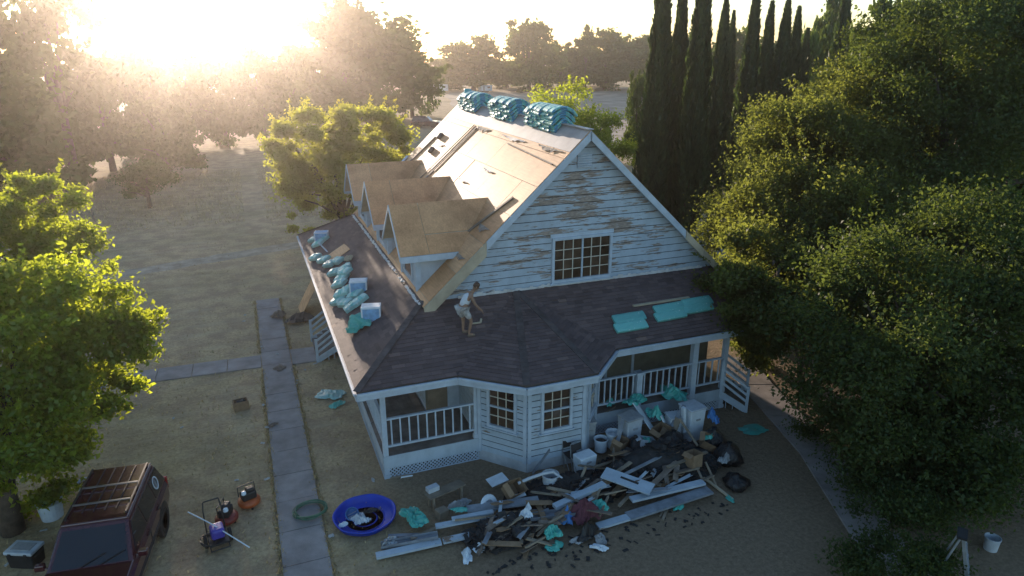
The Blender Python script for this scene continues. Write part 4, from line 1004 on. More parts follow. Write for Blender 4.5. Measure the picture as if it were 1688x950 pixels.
rad = [.14, .135, .15, .075, .058, .06, .10, .062, .042, .04, .10, .062, .042, .04, .06, .045, .032, .06, .045, .032]
for hand, sgn in ((16, 1), (19, -1)):                                   # palm and five fingers
    w_ = P[hand]; d = (P[hand]-P[hand-1]).normalized(); palm = w_+d*.075; P.append(palm); rad.append(.034); E_.append((hand, len(P)-1)); pi_ = len(P)-1
    for k, (off, ln) in enumerate(((-.03, .075), (-.01, .09), (.01, .085), (.03, .065))):
        a_ = palm+d*.03+Vector((0, off, 0)); b_ = a_+d*ln*.6+Vector((-.005, 0, -.01)); c_ = b_+d*ln*.4+Vector((-.02, 0, -.02))
        n0 = len(P); P += [a_, b_, c_]; rad += [.009, .009, .008]; E_ += [(pi_, n0), (n0, n0+1), (n0+1, n0+2)]
    n0 = len(P); P += [w_+d*.03+Vector((.03, -sgn*.03, 0)), w_+d*.075+Vector((.05, -sgn*.035, 0))]; rad += [.011, .009]; E_ += [(hand, n0), (n0, n0+1)]
skin('body', P, E_, rad, M_SKIN, wk)
hd = P[5]+Vector((.03, -.005, .05))
rs = Euler((0, R(38), R(-12))).to_matrix(); q = MB()
q.lathe(hd, [(.001, -.125), (.05, -.118), (.072, -.085), (.085, -.03), (.092, .03), (.085, .08), (.055, .115), (.001, .128)], 16, rot=rs)
q.box(hd+rs @ Vector((.095, 0, -.012)), (.035, .026, .045), rs, taper=.5); q.box(hd+rs @ Vector((.088, 0, -.066)), (.012, .045, .014), rs)
for sg in (-1, 1): q.box(hd+rs @ Vector((0, sg*.09, -.01)), (.04, .02, .06), rs); q.box(hd+rs @ Vector((.084, sg*.032, .015)), (.012, .024, .012), rs)
o = bpy.data.objects.new('head', q.mesh('head', M_SKIN, smooth=True)); col.objects.link(o); o.parent = wk
q = MB(); q.lathe(hd+rs @ Vector((-.015, 0, .012)), [(.088, -.05), (.1, .0), (.1, .05), (.088, .095), (.05, .128), (.001, .138)], 16, rot=rs)
o = bpy.data.objects.new('hair', q.mesh('hair', M_HAIR, smooth=True)); col.objects.link(o); o.parent = wk
skin('tank_top', [P[0]+Vector((0, 0, .03)), P[1], P[2]+Vector((-.01, 0, -.01)), P[14]+Vector((-.0, -.05, .0)), P[17]+Vector((0, .05, 0))], [(0, 1), (1, 2), (2, 3), (2, 4)], [.165, .16, .168, .072, .072], M_TANK, wk)
skin('shorts', [P[0]+Vector((0, 0, .02)), P[6], P[7].lerp(P[6], .15), P[10], P[11].lerp(P[10], .15)], [(0, 1), (1, 2), (0, 3), (3, 4)], [.165, .125, .095, .125, .095], M_SHORT, wk)
for a_, b_ in ((8, 9), (12, 13)):
    skin('shoe', [P[a_]+Vector((-.05, 0, -.05)), P[a_]+Vector((.05, 0, -.045)), P[b_]+Vector((.06, 0, 0))], [(0, 1), (1, 2)], [.05, .052, .042], M_SHOE, wk)

wk.scale = (.94, .94, .94)
# ================================================================== the car
M_CAR = mat('dark_red_paint', (.055, .009, .014), .25, .03, 2, spec=.5, bmp=0, coat=.8)
M_CGL = mat('car_glass', (.012, .014, .018), .05, .1, 2, spec=.7, bmp=0); M_TYRE = mat('tyre_rubber', (.02, .02, .02), .85, .2, 8); M_RIM = mat('alloy_rim', (.35, .35, .36), .35, .1, 4, metal=.8, bmp=0)
M_TRIMK = mat('black_trim', (.025, .025, .027), .5, .2, 5, bmp=.05); M_LAMP = mat('lamp_lens', (.55, .55, .56), .12, .1, 4, bmp=0); M_TAIL = mat('tail_lens', (.30, .02, .02), .15, .1, 4, bmp=0)
def suv(label, loc, rz, scale=1.0):
    """front towards -Y, 4.8 long, 1.9 wide, 1.82 high"""
    t_ = thing('parked_car', label, 'car', (0, 0, 0))
    def loft(name, secs, m, bev=.0, closed_ends=True, parent=None, smooth=False):
        q = MB(); n = len(secs[0])
        for s_ in secs: q.v += [tuple(p) for p in s_]
        for i in range(len(secs)-1):
            for j in range(n): q.f.append((i*n+j, i*n+(j+1) % n, (i+1)*n+(j+1) % n, (i+1)*n+j)); q.mi.append(0)
        q.f.append(tuple(range(n-1, -1, -1))); q.mi.append(0); q.f.append(tuple((len(secs)-1)*n+j for j in range(n))); q.mi.append(0)
        return q.build(name, m, parent or t_, bev=bev, smooth=smooth)
    def sec(y, hw, z0, z1, sh=.06): return [(-hw+.05, y, z0), (hw-.05, y, z0), (hw, y, z0+.25), (hw, y, z1-.14), (hw-sh, y, z1), (-hw+sh, y, z1), (-hw, y, z1-.14), (-hw, y, z0+.25)]
    body = loft('body', [sec(-2.40, .80, .42, .82), sec(-2.30, .90, .36, .96), sec(-1.9, .94, .32, 1.03), sec(-1.05, .95, .32, 1.10), sec(0, .95, .32, 1.08), sec(1.6, .95, .32, 1.08), sec(2.2, .94, .34, 1.08), sec(2.38, .88, .42, 1.02)], M_CAR, .03)
    def cab(y0, y1, hb, ht, zb, zt, yb0, yb1): return [[(-hb, yb0, zb), (hb, yb0, zb), (ht, y0, zt), (-ht, y0, zt)], [(-hb, yb1, zb), (hb, yb1, zb), (ht, y1, zt), (-ht, y1, zt)]]
    loft('cabin', cab(-.28, 2.0, .90, .72, 1.05, 1.74, -1.05, 2.33), M_CAR, .05)
    q = MB(); q.box((0, .86, 1.755), (1.42, 2.3, .07)); roof = q.build('roof', M_CAR, t_, bev=.03)
    def pane(name, pts, out, m=M_CGL):
        q = MB(); pts = [Vector(p) for p in pts]; n = (pts[1]-pts[0]).cross(pts[2]-pts[0]).normalized()
        if n.dot(Vector(out)) < 0: pts = pts[::-1]; n = -n
        q.slab([p+n*.014 for p in pts], .02); return q.build(name, m, t_)
    pane('windshield', [(-.78, -.98, 1.11), (.78, -.98, 1.11), (.64, -.36, 1.67), (-.64, -.36, 1.67)], (0, -1, .5))
    pane('rear_window', [(-.74, 2.30, 1.14), (.74, 2.30, 1.14), (.63, 2.05, 1.64), (-.63, 2.05, 1.64)], (0, 1, .3))
    for s_ in (-1, 1):
        f = lambda y, k: (s_*(.895-.175*k), y, 1.06+.68*k)
        pane('side_window', [f(-.72, .12), f(.25, .12), f(.25, .86), f(-.30, .86)], (s_, 0, 0)); pane('side_window', [f(.33, .12), f(1.22, .12), f(1.22, .86), f(.33, .86)], (s_, 0, 0)); pane('side_window', [f(1.30, .12), f(2.18, .12), f(2.0, .86), f(1.30, .86)], (s_, 0, 0))
        q = MB(); q.box((s_*.955, .25, .80), (.012, .015, .5)); q.box((s_*.955, 1.25, .80), (.012, .015, .5)); q.box((s_*.953, .1, .62), (.025, 3.0, .09)); q.build('door_trim', M_TRIMK, t_)
        for y in (.12, 1.12):
            q = MB(); q.box((s_*.965, y, .98), (.03, .16, .035)); q.build('door_handle', M_TRIMK, t_)
        q = MB(); q.box((s_*1.05, -.80, 1.14), (.2, .13, .15)); q.box((s_*.94, -.82, 1.10), (.1, .05, .04)); q.build('mirror', M_CAR, t_, bev=.03)
        q = MB(); q.box((s_*.66, -2.375, .74), (.34, .1, .16)); q.build('headlight', M_LAMP, t_, bev=.02)
        q = MB(); q.box((s_*.84, 2.345, .92), (.14, .09, .36)); q.build('tail_light', M_TAIL, t_, bev=.02)
        for y in (-1.42, 1.40):
            q = MB(); rt = Matrix.Rotation(math.pi/2, 3, 'Y')
            q.lathe((s_*.84, y, .37), [(.22, -.12), (.33, -.125), (.37, -.09), (.37, .09), (.33, .125), (.22, .12)], 24, rot=rt); wh = q.build('wheel', M_TYRE, t_, smooth=False)
            q = MB(); q.lathe((s_*.84, y, .37), [(.05, -.10*1), (.225, -.115), (.225, .115), (.05, .10)], 18, rot=rt); q.build('rim', M_RIM, wh)
            q = MB(); q.lathe((s_*.905, y, .42), [(.40, -.055), (.46, -.05), (.46, .05), (.40, .055)], 24, rot=rt); q.build('wheel_arch', M_TRIMK, t_)
        q = MB(); q.bar((s_*.64, -.15, 1.84), (s_*.64, 1.92, 1.84), .04, .035)
        for y in (-.1, .9, 1.85): q.box((s_*.64, y, 1.81), (.04, .07, .06))
        q.build('roof_rail', M_TRIMK, roof)
    for y in (.35, 1.05):
        q = MB(); q.bar((-.62, y, 1.865), (.62, y, 1.865), .05, .025); q.build('rack_bar', M_RIM, roof)
    for x in (-.36, -.12, .12, .36):
        q = MB(); q.bar((x, .1, 1.80), (x, 1.95, 1.80), .025, .02); q.build('roof_slat', M_TRIMK, roof)
    q = MB(); q.box((0, -2.42, .74), (.9, .05, .2)); q.build('grille', M_TRIMK, t_); q = MB(); q.box((0, -2.43, .47), (1.72, .1, .2)); q.build('bumper', M_TRIMK, t_, bev=.03); q = MB(); q.box((0, 2.41, .5), (1.74, .1, .22)); q.build('bumper', M_TRIMK, t_, bev=.03)
    for s_ in (-1, 1):
        q = MB(); q.bar((s_*.2, -1.02, 1.13), (s_*.2+.5, -.84, 1.31), .015, .012); q.build('wiper', M_TRIMK, t_)
    # round white sticker on the rear quarter window
    q = MB(); nn = Vector((.68, 0, .175)).normalized(); rt = nn.to_track_quat('Z', 'Y').to_matrix(); c_ = Vector((.895-.175*.5+.022, 1.62, 1.06+.68*.5))
    q.lathe(c_, [(.135, -.002), (.135, .004), (.175, .004), (.175, -.002)], 22, rot=rt); q.box(c_, (.03, .17, .006), rt); q.build('ring_sticker', M_CARTW, t_)
    t_.location = loc; t_.rotation_euler = (0, 0, rz); t_.scale = (scale,)*3
    return t_
car = suv('dark red four wheel drive with roof rack parked by the leafy tree', (-6.95, -1.55, 0), R(-7))
c2 = cp(car); c2.location = at(703, 210, 0); c2.rotation_euler = (0, 0, R(60)); c2['label'] = 'distant dark red car parked on the dirt lot beyond the roof'

# ================================================================== tools and containers on the left
M_BLACK = mat('black_plastic', (.022, .022, .024), .5, .25, 6); M_GREY = mat('grey_plastic', (.30, .31, .32), .5, .15, 6); M_LGREY = mat('pale_grey_plastic', (.46, .50, .55), .5, .12, 5)
M_WPL = mat('white_plastic', (.62, .68, .74), .45, .1, 4, bmp=.05); M_ORANGE = mat('orange_paint', (.42, .09, .025), .4, .2, 6); M_RED = mat('red_paint', (.22, .035, .025), .4, .2, 6); M_BLUE = mat('violet_blue_plastic', (.06, .05, .32), .4, .15, 6)
M_CARD = mat('cardboard', (.25, .165, .10), .85, .15, 5, tone=.12); M_STEEL = mat('dull_steel', (.38, .40, .42), .4, .2, 5, metal=.7)
M_HOSE = mat('green_hose', (.06, .15, .09), .5, .2, 6)
def cooler(label, p, rz):
    t_ = thing('cooler', label, 'cooler', (0, 0, 0))
    q = MB(); q.box((0, 0, .22), (.68, .44, .42)); q.v = [(x*(.92 if z < .1 else 1), y*(.92 if z < .1 else 1), z+.01) for x, y, z in q.v]; q.build('tub', M_BLACK, t_, bev=.03)
    q = MB(); q.box((0, 0, .48), (.72, .48, .09)); ld = q.build('lid', M_LGREY, t_, bev=.025); q = MB(); q.box((0, 0, .53), (.5, .28, .02)); q.build('lid_recess', M_GREY, ld, bev=.008)
    for s_ in (-1, 1):
        q = MB(); q.tube([(s_*.34, -.14, .36), (s_*.39, -.12, .38), (s_*.39, .12, .38), (s_*.34, .14, .36)], .014, 6); q.build('handle', M_BLACK, t_)
        q = MB(); q.box((s_*.2, -.245, .44), (.07, .02, .09)); q.build('latch', M_BLACK, t_)
    t_.location = p; t_.rotation_euler = (0, 0, rz); return t_
cooler('black cooler with pale grey lid in front of the red car', at(47, 930), R(-25))
def bucket(label, p, r=.16, h=.37, m=None, content=None, lid=None, tilt=None, group=None):
    t_ = thing('bucket', label, 'bucket', (0, 0, 0), group)
    q = MB(); q.lathe((0, 0, 0), [(.001, 0), (r*.86, 0), (r, h), (r*1.06, h), (r*1.06, h-.03), (r*.95, h), (r*.82, .03), (.001, .03)] if not lid else [(.001, 0), (r*.86, 0), (r, h*.94), (r*1.06, h*.94), (r*1.06, h), (.001, h)], 20); q.build('pail', m or M_WPL, t_, smooth=False)
    q = MB(); q.tube([(r*1.06*math.cos(a), .02, h*.9-.25*h*math.sin(a)*1.2) for a in np.linspace(0, math.pi, 9)], .006, 5); q.build('wire_handle', M_STEEL, t_)
    if content: q = MB(); q.lathe((0, 0, h*.75), [(.001, 0), (r*.9, 0), (r*.5, .06), (.001, .1)], 10); q.build('rubbish', content, t_)
    if lid: q = MB(); q.lathe((0, 0, h), [(.001, 0), (r*.6, 0), (r*.55, .1), (.001, .1)], 14); q.build('black_cap', lid, t_)
    t_.location = p
    if tilt: t_.rotation_euler = tilt
    return t_
bucket('white drum with a black cap beside the red car', at(87, 852), .30, .5, M_WPL, lid=M_BLACK)
bucket('white bucket with dark rubbish tucked behind the red car', at(143, 812), .2, .38, M_WPL, content=M_BLACK)
def compressor(label, p, m, rz):
    t_ = thing('air_compressor', label, 'compressor', (0, 0, 0))
    q = MB(); q.lathe((0, 0, .06), [(.001, 0), (.2, .0), (.26, .05), (.26, .13), (.2, .18), (.001, .18)], 20); q.build('tank', m, t_, smooth=True)
    q = MB(); q.box((0, 0, .33), (.34, .24, .2)); q.box((.05, 0, .46), (.2, .18, .1)); q.build('motor_shroud', M_BLACK, t_, bev=.035)
    q = MB(); q.lathe((-.12, -.06, .42), [(.001, 0), (.06, 0), (.05, .06), (.001, .07)], 12); q.build('gauge', M_WPL, t_)
    q = MB(); q.tube([(-.2, .1, .3), (-.2, .1, .55), (.2, .1, .55), (.2, .1, .3)], .015, 6); q.build('handle', M_TRIMK, t_)
    for a in (.5, 2.6, 4.7): q = MB(); q.lathe((.18*math.cos(a), .18*math.sin(a), 0), [(.03, 0), (.03, .09)], 8); q.build('foot', M_BLACK, t_)
    t_.location = p; t_.rotation_euler = (0, 0, rz); t_.scale = (1.15,)*3; return t_
compressor('orange and black pancake air compressor with a white gauge', at(412, 834), M_ORANGE, R(20)); compressor('red and black air compressor next to the pressure washer', at(375, 862), M_RED, R(70))
t_ = thing('pressure_washer', 'blue pressure washer on a wheeled frame with a long pale wand', 'pressure washer', (0, 0, 0))
q = MB(); q.box((0, 0, .42), (.3, .36, .26)); q.build('pump_cover', M_BLUE, t_, bev=.06)
q = MB()
for s_ in (-1, 1): q.tube([(s_*.2, -.3, .12), (s_*.2, .3, .14), (s_*.2, .42, .75), (s_*.17, .5, .95)], .016, 7)
q.tube([(-.17, .5, .95), (.17, .5, .95)], .018, 7); q.tube([(-.2, -.3, .12), (.2, -.3, .12)], .016, 6); q.box((0, 0, .24), (.42, .55, .05)); q.build('frame', M_TRIMK, t_)
for s_ in (-1, 1):
    q = MB(); rt = Matrix.Rotation(math.pi/2, 3, 'Y'); q.lathe((s_*.27, .1, .155), [(.1, -.035), (.155, -.035), (.155, .035), (.1, .035), (.1, -.035)], 18, rot=rt); wh = q.build('wheel', M_TYRE, t_)
    q = MB(); q.lathe((s_*.27, .1, .155), [(.02, -.03), (.1, -.02), (.1, .02), (.02, .03)], 12, rot=rt)
    q.build('rim', M_LGREY, wh)
q = MB(); q.tube([(-.5, .6, .75), (-.1, .1, .60), (.55, -.75, .25)], .014, 7); q.build('wand', M_WPL, t_)
q = MB(); q.tube([(-.2+.18*math.cos(a), -.05+.22*math.sin(a), .3+.03*math.sin(a*2.3)) for a in np.linspace(0, 11, 40)], .012, 5); q.build('hose', M_BLACK, t_)
t_.location = at(362, 900); t_.rotation_euler = (0, 0, R(10)); t_.scale = (1.1,)*3
q = MB(); pts = [Vector((.42*(1+.1*math.sin(a*.37))*math.cos(a), .36*(1+.12*math.cos(a*.61))*math.sin(a), .02+.008*a/2+.01*math.sin(a*1.7))) for a in np.linspace(0, 6.28*4.6, 130)]
q.tube(pts, .016, 5); o = q.build('garden_hose', M_HOSE); o.location = at(512, 847)+Vector((0, 0, .055)); tag(o, 'coiled green garden hose lying on the edge of the walkway', 'hose')
def crate(label, p, rz, m, sx=.5, sy=.36, sz=.3):
    t_ = thing('crate', label, 'crate', (0, 0, 0)); q = MB(); th = .03
    q.box((0, 0, .02), (sx, sy, .03)); q.box((sx/2-th/2, 0, sz/2+.035), (th, sy, sz)); q.box((-sx/2+th/2, 0, sz/2+.035), (th, sy, sz)); q.box((0, sy/2-th/2, sz/2+.035), (sx-2*th-.004, th, sz)); q.box((0, -sy/2+th/2, sz/2+.035), (sx-2*th-.004, th, sz)); q.build('crate_walls', m, t_)
    q = MB(); [q.box((random.uniform(-.12, .12), random.uniform(-.08, .08), sz*.8), (.16, .1, .18), (R(random.uniform(-40, 40)), R(random.uniform(-40, 40)), 0)) for _ in range(4)]; q.build('contents', M_TRIMK, t_)
    t_.location = p; t_.rotation_euler = (0, 0, rz); return t_
crate('small brown crate of tools standing on the dry grass', at(398, 674), R(8), M_CARD)
# odds and ends on the grass
def scrap(name, label, cat, p, size, m, rz, seed, group=None): return crumple(name, p, size[0], size[1], size[2], m, label, cat, seed, (0, 0, rz), group, 9)
scrap('debris_heap', 'small heap of brown debris beside the far end of the walkway', 'debris', at(459, 523, .05), (.7, .5, .3), M_DKWOOD, .4, 1)
scrap('debris_heap', 'larger heap of torn brown shingles near the porch stairs', 'debris', at(496, 531), (1.2, .7, .4), M_ROOFB, .2, 2)
scrap('rag', 'dark rag lying on the walkway crossing', 'rag', at(461, 607, .055), (.6, .4, .08), M_DKWOOD, .9, 3)
scrap('rag', 'small dark rag on the left edge of the walkway', 'rag', at(449, 701, .055), (.35, .2, .06), M_DKWOOD, .3, 4)
scrap('plastic_wrap', 'torn teal shingle wrapper lying on bare dirt left of the porch', 'wrapper', at(545, 652, .01), (.85, 1.0, .14), M_PALE, .5, 5)
scrap('plastic_wrap', 'dark teal scrap under the torn wrapper left of the porch', 'wrapper', at(556, 668, .01), (.6, .4, .1), M_TEALD, .9, 6)
mat('litter_paper', (.42, .42, .41), .8, .2, 8)
for i, (px, py) in enumerate(((431, 572), (457, 584), (503, 610), (490, 628), (489, 633), (471, 644), (434, 668), (433, 731), (615, 792), (440, 705), (520, 600), (468, 541), (404, 520), (402, 530), (546, 884), (300, 705), (286, 690), (240, 375), (212, 378), (440, 790), (390, 792), (12, 931), (72, 875))):
    crumple('litter', at(px, py, .02 if not 420 < px < 470 else .06), random.uniform(.10, .20), random.uniform(.08, .15), .04, MATS['litter_paper'], 'small scrap of white litter lying on the ground', 'litter', i, (0, 0, i), 'white litter scattered over the yard', 5)
q = MB(); b = at(156, 366); q.tube([b, b+Vector((-.02, 0, .7)), b+Vector((-.08, 0, 1.35))], [.07, .065, .06], 8); tag(q.build('fence_post', M_DKWOOD), 'lone leaning fence post in the sunlit dry field', 'post')
q = MB(); q.slab([Vector((-.02, 14.6, 1.9)), Vector((-1.1, 14.7, 0.0)), Vector((-1.15, 16.0, 0.0)), Vector((-.08, 16.0, 1.9))][::-1], .02); tag(q.build('plywood_sheet', M_PLY), 'plywood sheet leaning against the far left side of the porch', 'plywood')
# far things on the lot
def trailer(label, p, rz, s_):
    t_ = thing('trailer', label, 'trailer', (0, 0, 0)); q = MB(); q.box((0, 0, 1.5), (5, 2.2, 2.1)); q.build('body', M_WPL, t_, bev=.1)
    for x in (-.7, .7):
        q = MB(); q.lathe((x, 0, .36), [(.36, -1.0), (.36, 1.0)], 14, rot=Matrix.Rotation(math.pi/2, 3, 'X')); q.build('axle_wheels', M_TYRE, t_)
    q = MB(); q.box((-1.2, -1.11, 1.4), (.8, .03, 1.7)); q.build('door', M_GREY, t_); q = MB(); q.box((1, -1.11, 1.8), (1.2, .03, .6)); q.build('window', M_CGL, t_)
    q = MB(); q.bar((2.5, 0, .6), (3.7, 0, .5), .15, .1); q.build('hitch', M_TRIMK, t_)
    t_.location = p; t_.rotation_euler = (0, 0, rz); t_.scale = (s_,)*3; return t_
trailer('white trailer parked below the dark dome shaped tree', at(800, 152), R(10), .8); trailer('pale trailer at the edge of the dirt lot under the large tree', at(727, 152), R(-15), .9)
# ================================================================== paddling pool and rubbish pile
M_POOL = mat('blue_pool_plastic', (.012, .05, .42), .5, .12, 3, bmp=.05)
M_TAR = mat('torn_shingles', (.030, .030, .031), .9, .35, 5, bmp=.4, tone=.2); M_MAROON = mat('maroon_cloth', (.12, .04, .055), .9, .25, 8, bmp=.3); M_SKYB = mat('light_blue_plastic', (.06, .20, .48), .45, .2, 5)
M_GUT = mat('grey_gutter', (.22, .245, .28), .5, .25, 2.5, bmp=.08, space='World'); M_BWHITE = peeling_paint('old_board_paint', white=(.40, .475, .55), amount=.55); M_SCRAP = mat('scrap_lumber', (.27, .22, .165), .8, .2, 3, bmp=.15, tone=.35)
pl = thing('paddling_pool', 'round blue plastic paddling pool holding a few toys', 'paddling pool', (0, 0, 0))
q = MB(); wob = lambda a, i: 1+.012*math.sin(7*a)
q.lathe((0, 0, .012), [(.001, 0), (.70, 0), (.75, .06), (.77, .13), (.81, .19), (.84, .195), (.85, .175), (.80, .15), (.775, .04), (.70, -.008), (.001, -.01)], 40, wob=wob); q.build('basin', M_POOL, pl, smooth=True)
q = MB()
for r_ in (.3, .5): q.lathe((0, 0, .014), [(r_, 0), (r_+.02, .012), (r_+.04, 0)], 30)
q.build('floor_ribs', M_POOL, pl); pl.location = at(602, 856)
bucket('light blue bucket tipped inside the paddling pool', pl.location+Vector((-.28, .18, .12)), .17, .26, M_SKYB, tilt=(R(50), R(-20), 0))
crumple('toy_heap', pl.location+Vector((-.16, -.10, .04)), .5, .45, .25, M_LGREY, 'jumble of grey toys in the middle of the paddling pool', 'toys', 21)
crumple('toy_heap', pl.location+Vector((.1, .2, .04)), .5, .2, .1, M_BLACK, 'flat black toy lying in the paddling pool', 'toys', 22)
crumple('rag', pl.location+Vector((-.6, -.2, .1)), .2, .2, .1, M_WPL, 'small white rag at the rim inside the paddling pool', 'rag', 23)

def plank(px0, py0, px1, py1, z0, z1, wd, th, m, label, name='board', cat='board', group=None, roll=0.0, prof=None):
    a, b = at(px0, py0, z0), at(px1, py1, z1); q = MB(); up_ = Vector((math.sin(R(roll)), 0, math.cos(R(roll))))
    if prof == 'gutter':                            # open trough
        d = (b-a).normalized(); x = d.cross(Vector((0, 0, 1))).normalized(); y = x.cross(d)
        cs = [(-.5, .35), (-.5, -.3), (-.3, -.5), (.3, -.5), (.5, -.1), (.5, .4), (.55, .4), (.55, -.15), (.33, -.6), (-.33, -.6), (-.56, -.35), (-.56, .35)]
        for p in (a, b):
            for u, v in cs: q.v.append(p+x*u*wd+y*v*th)
        n = len(cs)
        for i in range(n): q.f.append((i, (i+1) % n, n+(i+1) % n, n+i)); q.mi.append(0)
    else: q.bar(a, b, wd, th, up=up_)
    o = q.build(name, m); return tag(o, label, cat, group)
G_B = 'old boards and gutters thrown on the rubbish pile'
plank(620, 917, 727, 893, .10, .12, .22, .06, M_BWHITE, 'peeling white board at the lower edge of the pile below the pool', roll=-20)
plank(730, 892, 790, 879, .12, .14, .20, .06, M_BWHITE, 'shorter peeling white board butting against the lowest long one', roll=-20)
plank(718, 868, 812, 850, .22, .25, .18, .05, M_BWHITE, 'white board lying above the shorter peeling one', roll=-15)
plank(745, 856, 813, 843, .34, .36, .14, .05, M_BWHITE, 'white board with a clean edge on top of the stack of three', roll=-10)
plank(640, 884, 716, 881, .05, .08, .12, .04, M_GUT, 'thin grey strip between the pool and the white boards')
plank(628, 900, 722, 882, .12, .22, .20, .14, M_GUT, 'crushed grey gutter beside the pool', 'gutter', 'gutter', prof='gutter')
plank(770, 840, 888, 824, .36, .40, .30, .05, M_GUT, 'wide grey sheet metal flashing across the middle of the pile', 'flashing', 'flashing')
plank(800, 862, 962, 842, .28, .32, .24, .16, M_GUT, 'long dark grey gutter crossing the pile above the torn shingles', 'gutter', 'gutter', prof='gutter')
plank(818, 850, 905, 842, .22, .3, .16, .05, M_GUT, 'grey board half buried under the long gutter')
plank(914, 836, 996, 798, .40, .52, .20, .10, M_BWHITE, 'chalky white crown moulding slanting over the pile', 'moulding', 'moulding')
plank(1040, 824, 1160, 795, .30, .35, .22, .07, M_BWHITE, 'long white board under the slotted panel')
plank(985, 868, 1042, 851, .08, .12, .24, .06, M_BWHITE, 'white board end sticking out below the grey plank')
plank(1035, 852, 1170, 808, .12, .22, .34, .06, M_GUT, 'broad grey plank at the right edge of the pile')
plank(990, 866, 1168, 815, .04, .08, .06, .05, M_BWHITE, 'narrow white strip under the broad grey plank')
plank(1157, 785, 1207, 823, .12, .05, .07, .05, M_RAW, 'pale stud lying on the dirt right of the pile')
plank(1163, 762, 1180, 800, .45, .10, .06, .04, M_SCRAP, 'brown stick propped against the black bags')
plank(1150, 796, 1172, 812, .15, .10, .06, .04, M_SCRAP, 'short brown stick near the right end of the pile')
plank(878, 780, 906, 742, .05, .85, .14, .03, M_GUT, 'grey board leaning on the corner of the bay')
plank(950, 806, 966, 770, .30, .72, .07, .05, M_SCRAP, 'wooden stake standing up out of the pile')
plank(1092, 858, 1100, 838, .02, .05, .07, .05, M_SCRAP, 'short stud end lying on the dirt below the pile')
plank(1088, 852, 1095, 838, .02, .05, .06, .05, M_SCRAP, 'second short stud end on the dirt below the pile')
plank(643, 788, 672, 783, .02, .02, .04, .03, M_SCRAP, 'thin stick lying on the dirt below the lattice', 'stick', 'stick')
# slotted white panel
a, b, c, d = at(1000, 770, .72), at(1080, 798, .55), at(1070, 815, .50), at(990, 786, .68)
pn = thing('panel', 'white door panel with a dark slot lying tilted on the pile', 'panel', (a+b+c+d)/4)
q = MB(); q.slab([a, b, c, d][::-1], .045); q.build('panel_sheet', M_BWHITE, pn)
e = lambda u, v: a.lerp(b, u).lerp(d.lerp(c, u), v)+Vector((0, 0, .006))
q = MB(); q.slab([e(.35, .35), e(.72, .38), e(.72, .56), e(.35, .53)][::-1], .01); q.build('slot', M_DARK, pn)
# pipes
q = MB(); q.tube([at(854, 797, .5), at(872, 789, .6), at(895, 781, .72), at(912, 778, .72), at(926, 789, .55)], .045, 8); tag(q.build('downspout', M_LGREY), 'bent pale grey downspout curving over the pile by the bay', 'downspout')
q = MB(); q.tube([at(661, 789, .02), at(662, 787, .3), at(680, 784, .3)], .022, 6); tag(q.build('pipe', M_WPL), 'white plastic pipe elbow standing below the porch lattice', 'pipe')
# sawn table
t_ = thing('work_table', 'low brown board table with scrap on it between pool and bay', 'table', at(735, 828))
M = Matrix.Rotation(R(15), 3, 'Z'); p = t_.location
q = MB(); q.box(p+Vector((0, 0, .42)), (1.15, .34, .03), M); q.build('top', M_SCRAP, t_)
for x, y in ((-.45, -.12), (-.45, .12), (.45, -.12), (.45, .12)): q = MB(); q.box(p+M @ Vector((x, y, .2)), (.06, .06, .405), M); q.build('leg', M_SCRAP, t_)
bx = p+Vector((-.35, .06, .437))
q = MB(); q.box(bx+Vector((0, 0, .07)), (.34, .2, .14), M); tag(q.build('parts_box', M_LGREY, bev=.01), 'pale grey box standing on the low brown table', 'box')
q = MB(); q.box(at(728, 846, .12), (.32, .25, .24), (.05, .1, .4)); tag(q.build('wood_block', M_SCRAP, bev=.01), 'block of wood below the low brown table', 'wood block')
crumple('bag', at(757, 836, .0), .55, .3, .22, M_GREY, 'grey paper bag under the end of the low brown table', 'bag', 31)
# cartons
def open_box(label, p, sx, sy, sz, m, rot, name='carton', cat='box'):
    t_ = thing(name, label, cat, (0, 0, 0)); q = MB(); th = .012
    q.box((0, 0, th/2), (sx, sy, th)); q.box((sx/2, 0, sz/2), (th, sy, sz)); q.box((-sx/2, 0, sz/2), (th, sy, sz)); q.box((0, sy/2, sz/2), (sx-th-.002, th, sz)); q.box((0, -sy/2, sz/2), (sx-th-.002, th, sz)); q.build('box_walls', m, t_)
    for s_ in (-1, 1):
        q = MB(); q.box((s_*(sx/2+.07), 0, sz-.03), (.16, sy*.95, .01), (0, R(s_*35), 0)); q.build('flap', m, t_)
    t_.location = p; t_.rotation_euler = rot; return t_
open_box('brown cardboard box tipped over near the bay corner', at(842, 812, .3), .5, .42, .34, M_CARD, (R(35), R(10), R(25)))
open_box('cardboard box standing on the black shingle heap', at(1142, 768, .42), .38, .36, .42, M_CARD, (R(-6), R(5), R(12)))
open_box('flattened cardboard box slumped below the white appliance', at(1168, 735, .3), .6, .4, .3, M_CARD, (R(20), R(25), R(-30)))
plank(806, 797, 833, 785, .35, .42, .42, .02, M_WPL, 'white plastic sheet panel beside the tipped cardboard box', 'panel', 'panel')
plank(840, 822, 866, 814, .3, .35, .14, .03, M_WPL, 'small white board under the tipped cardboard box')
q = MB(); q.lathe(at(806, 832, .28), [(.14, -.03), (.26, -.03), (.28, .0), (.26, .03), (.14, .03), (.12, 0), (.14, -.03)], 18, rot=Euler((R(65), 0, R(20))).to_matrix()); tag(q.build('toilet_seat', M_WPL), 'white ring shaped seat standing on edge in the pile', 'seat')
q = MB(); q.lathe(at(871, 838, .50), [(.001, .2), (.09, .0), (.001, 0)], 8); tag(q.build('plastic_funnel', M_WPL), 'small white plastic funnel on the grey flashing', 'funnel')
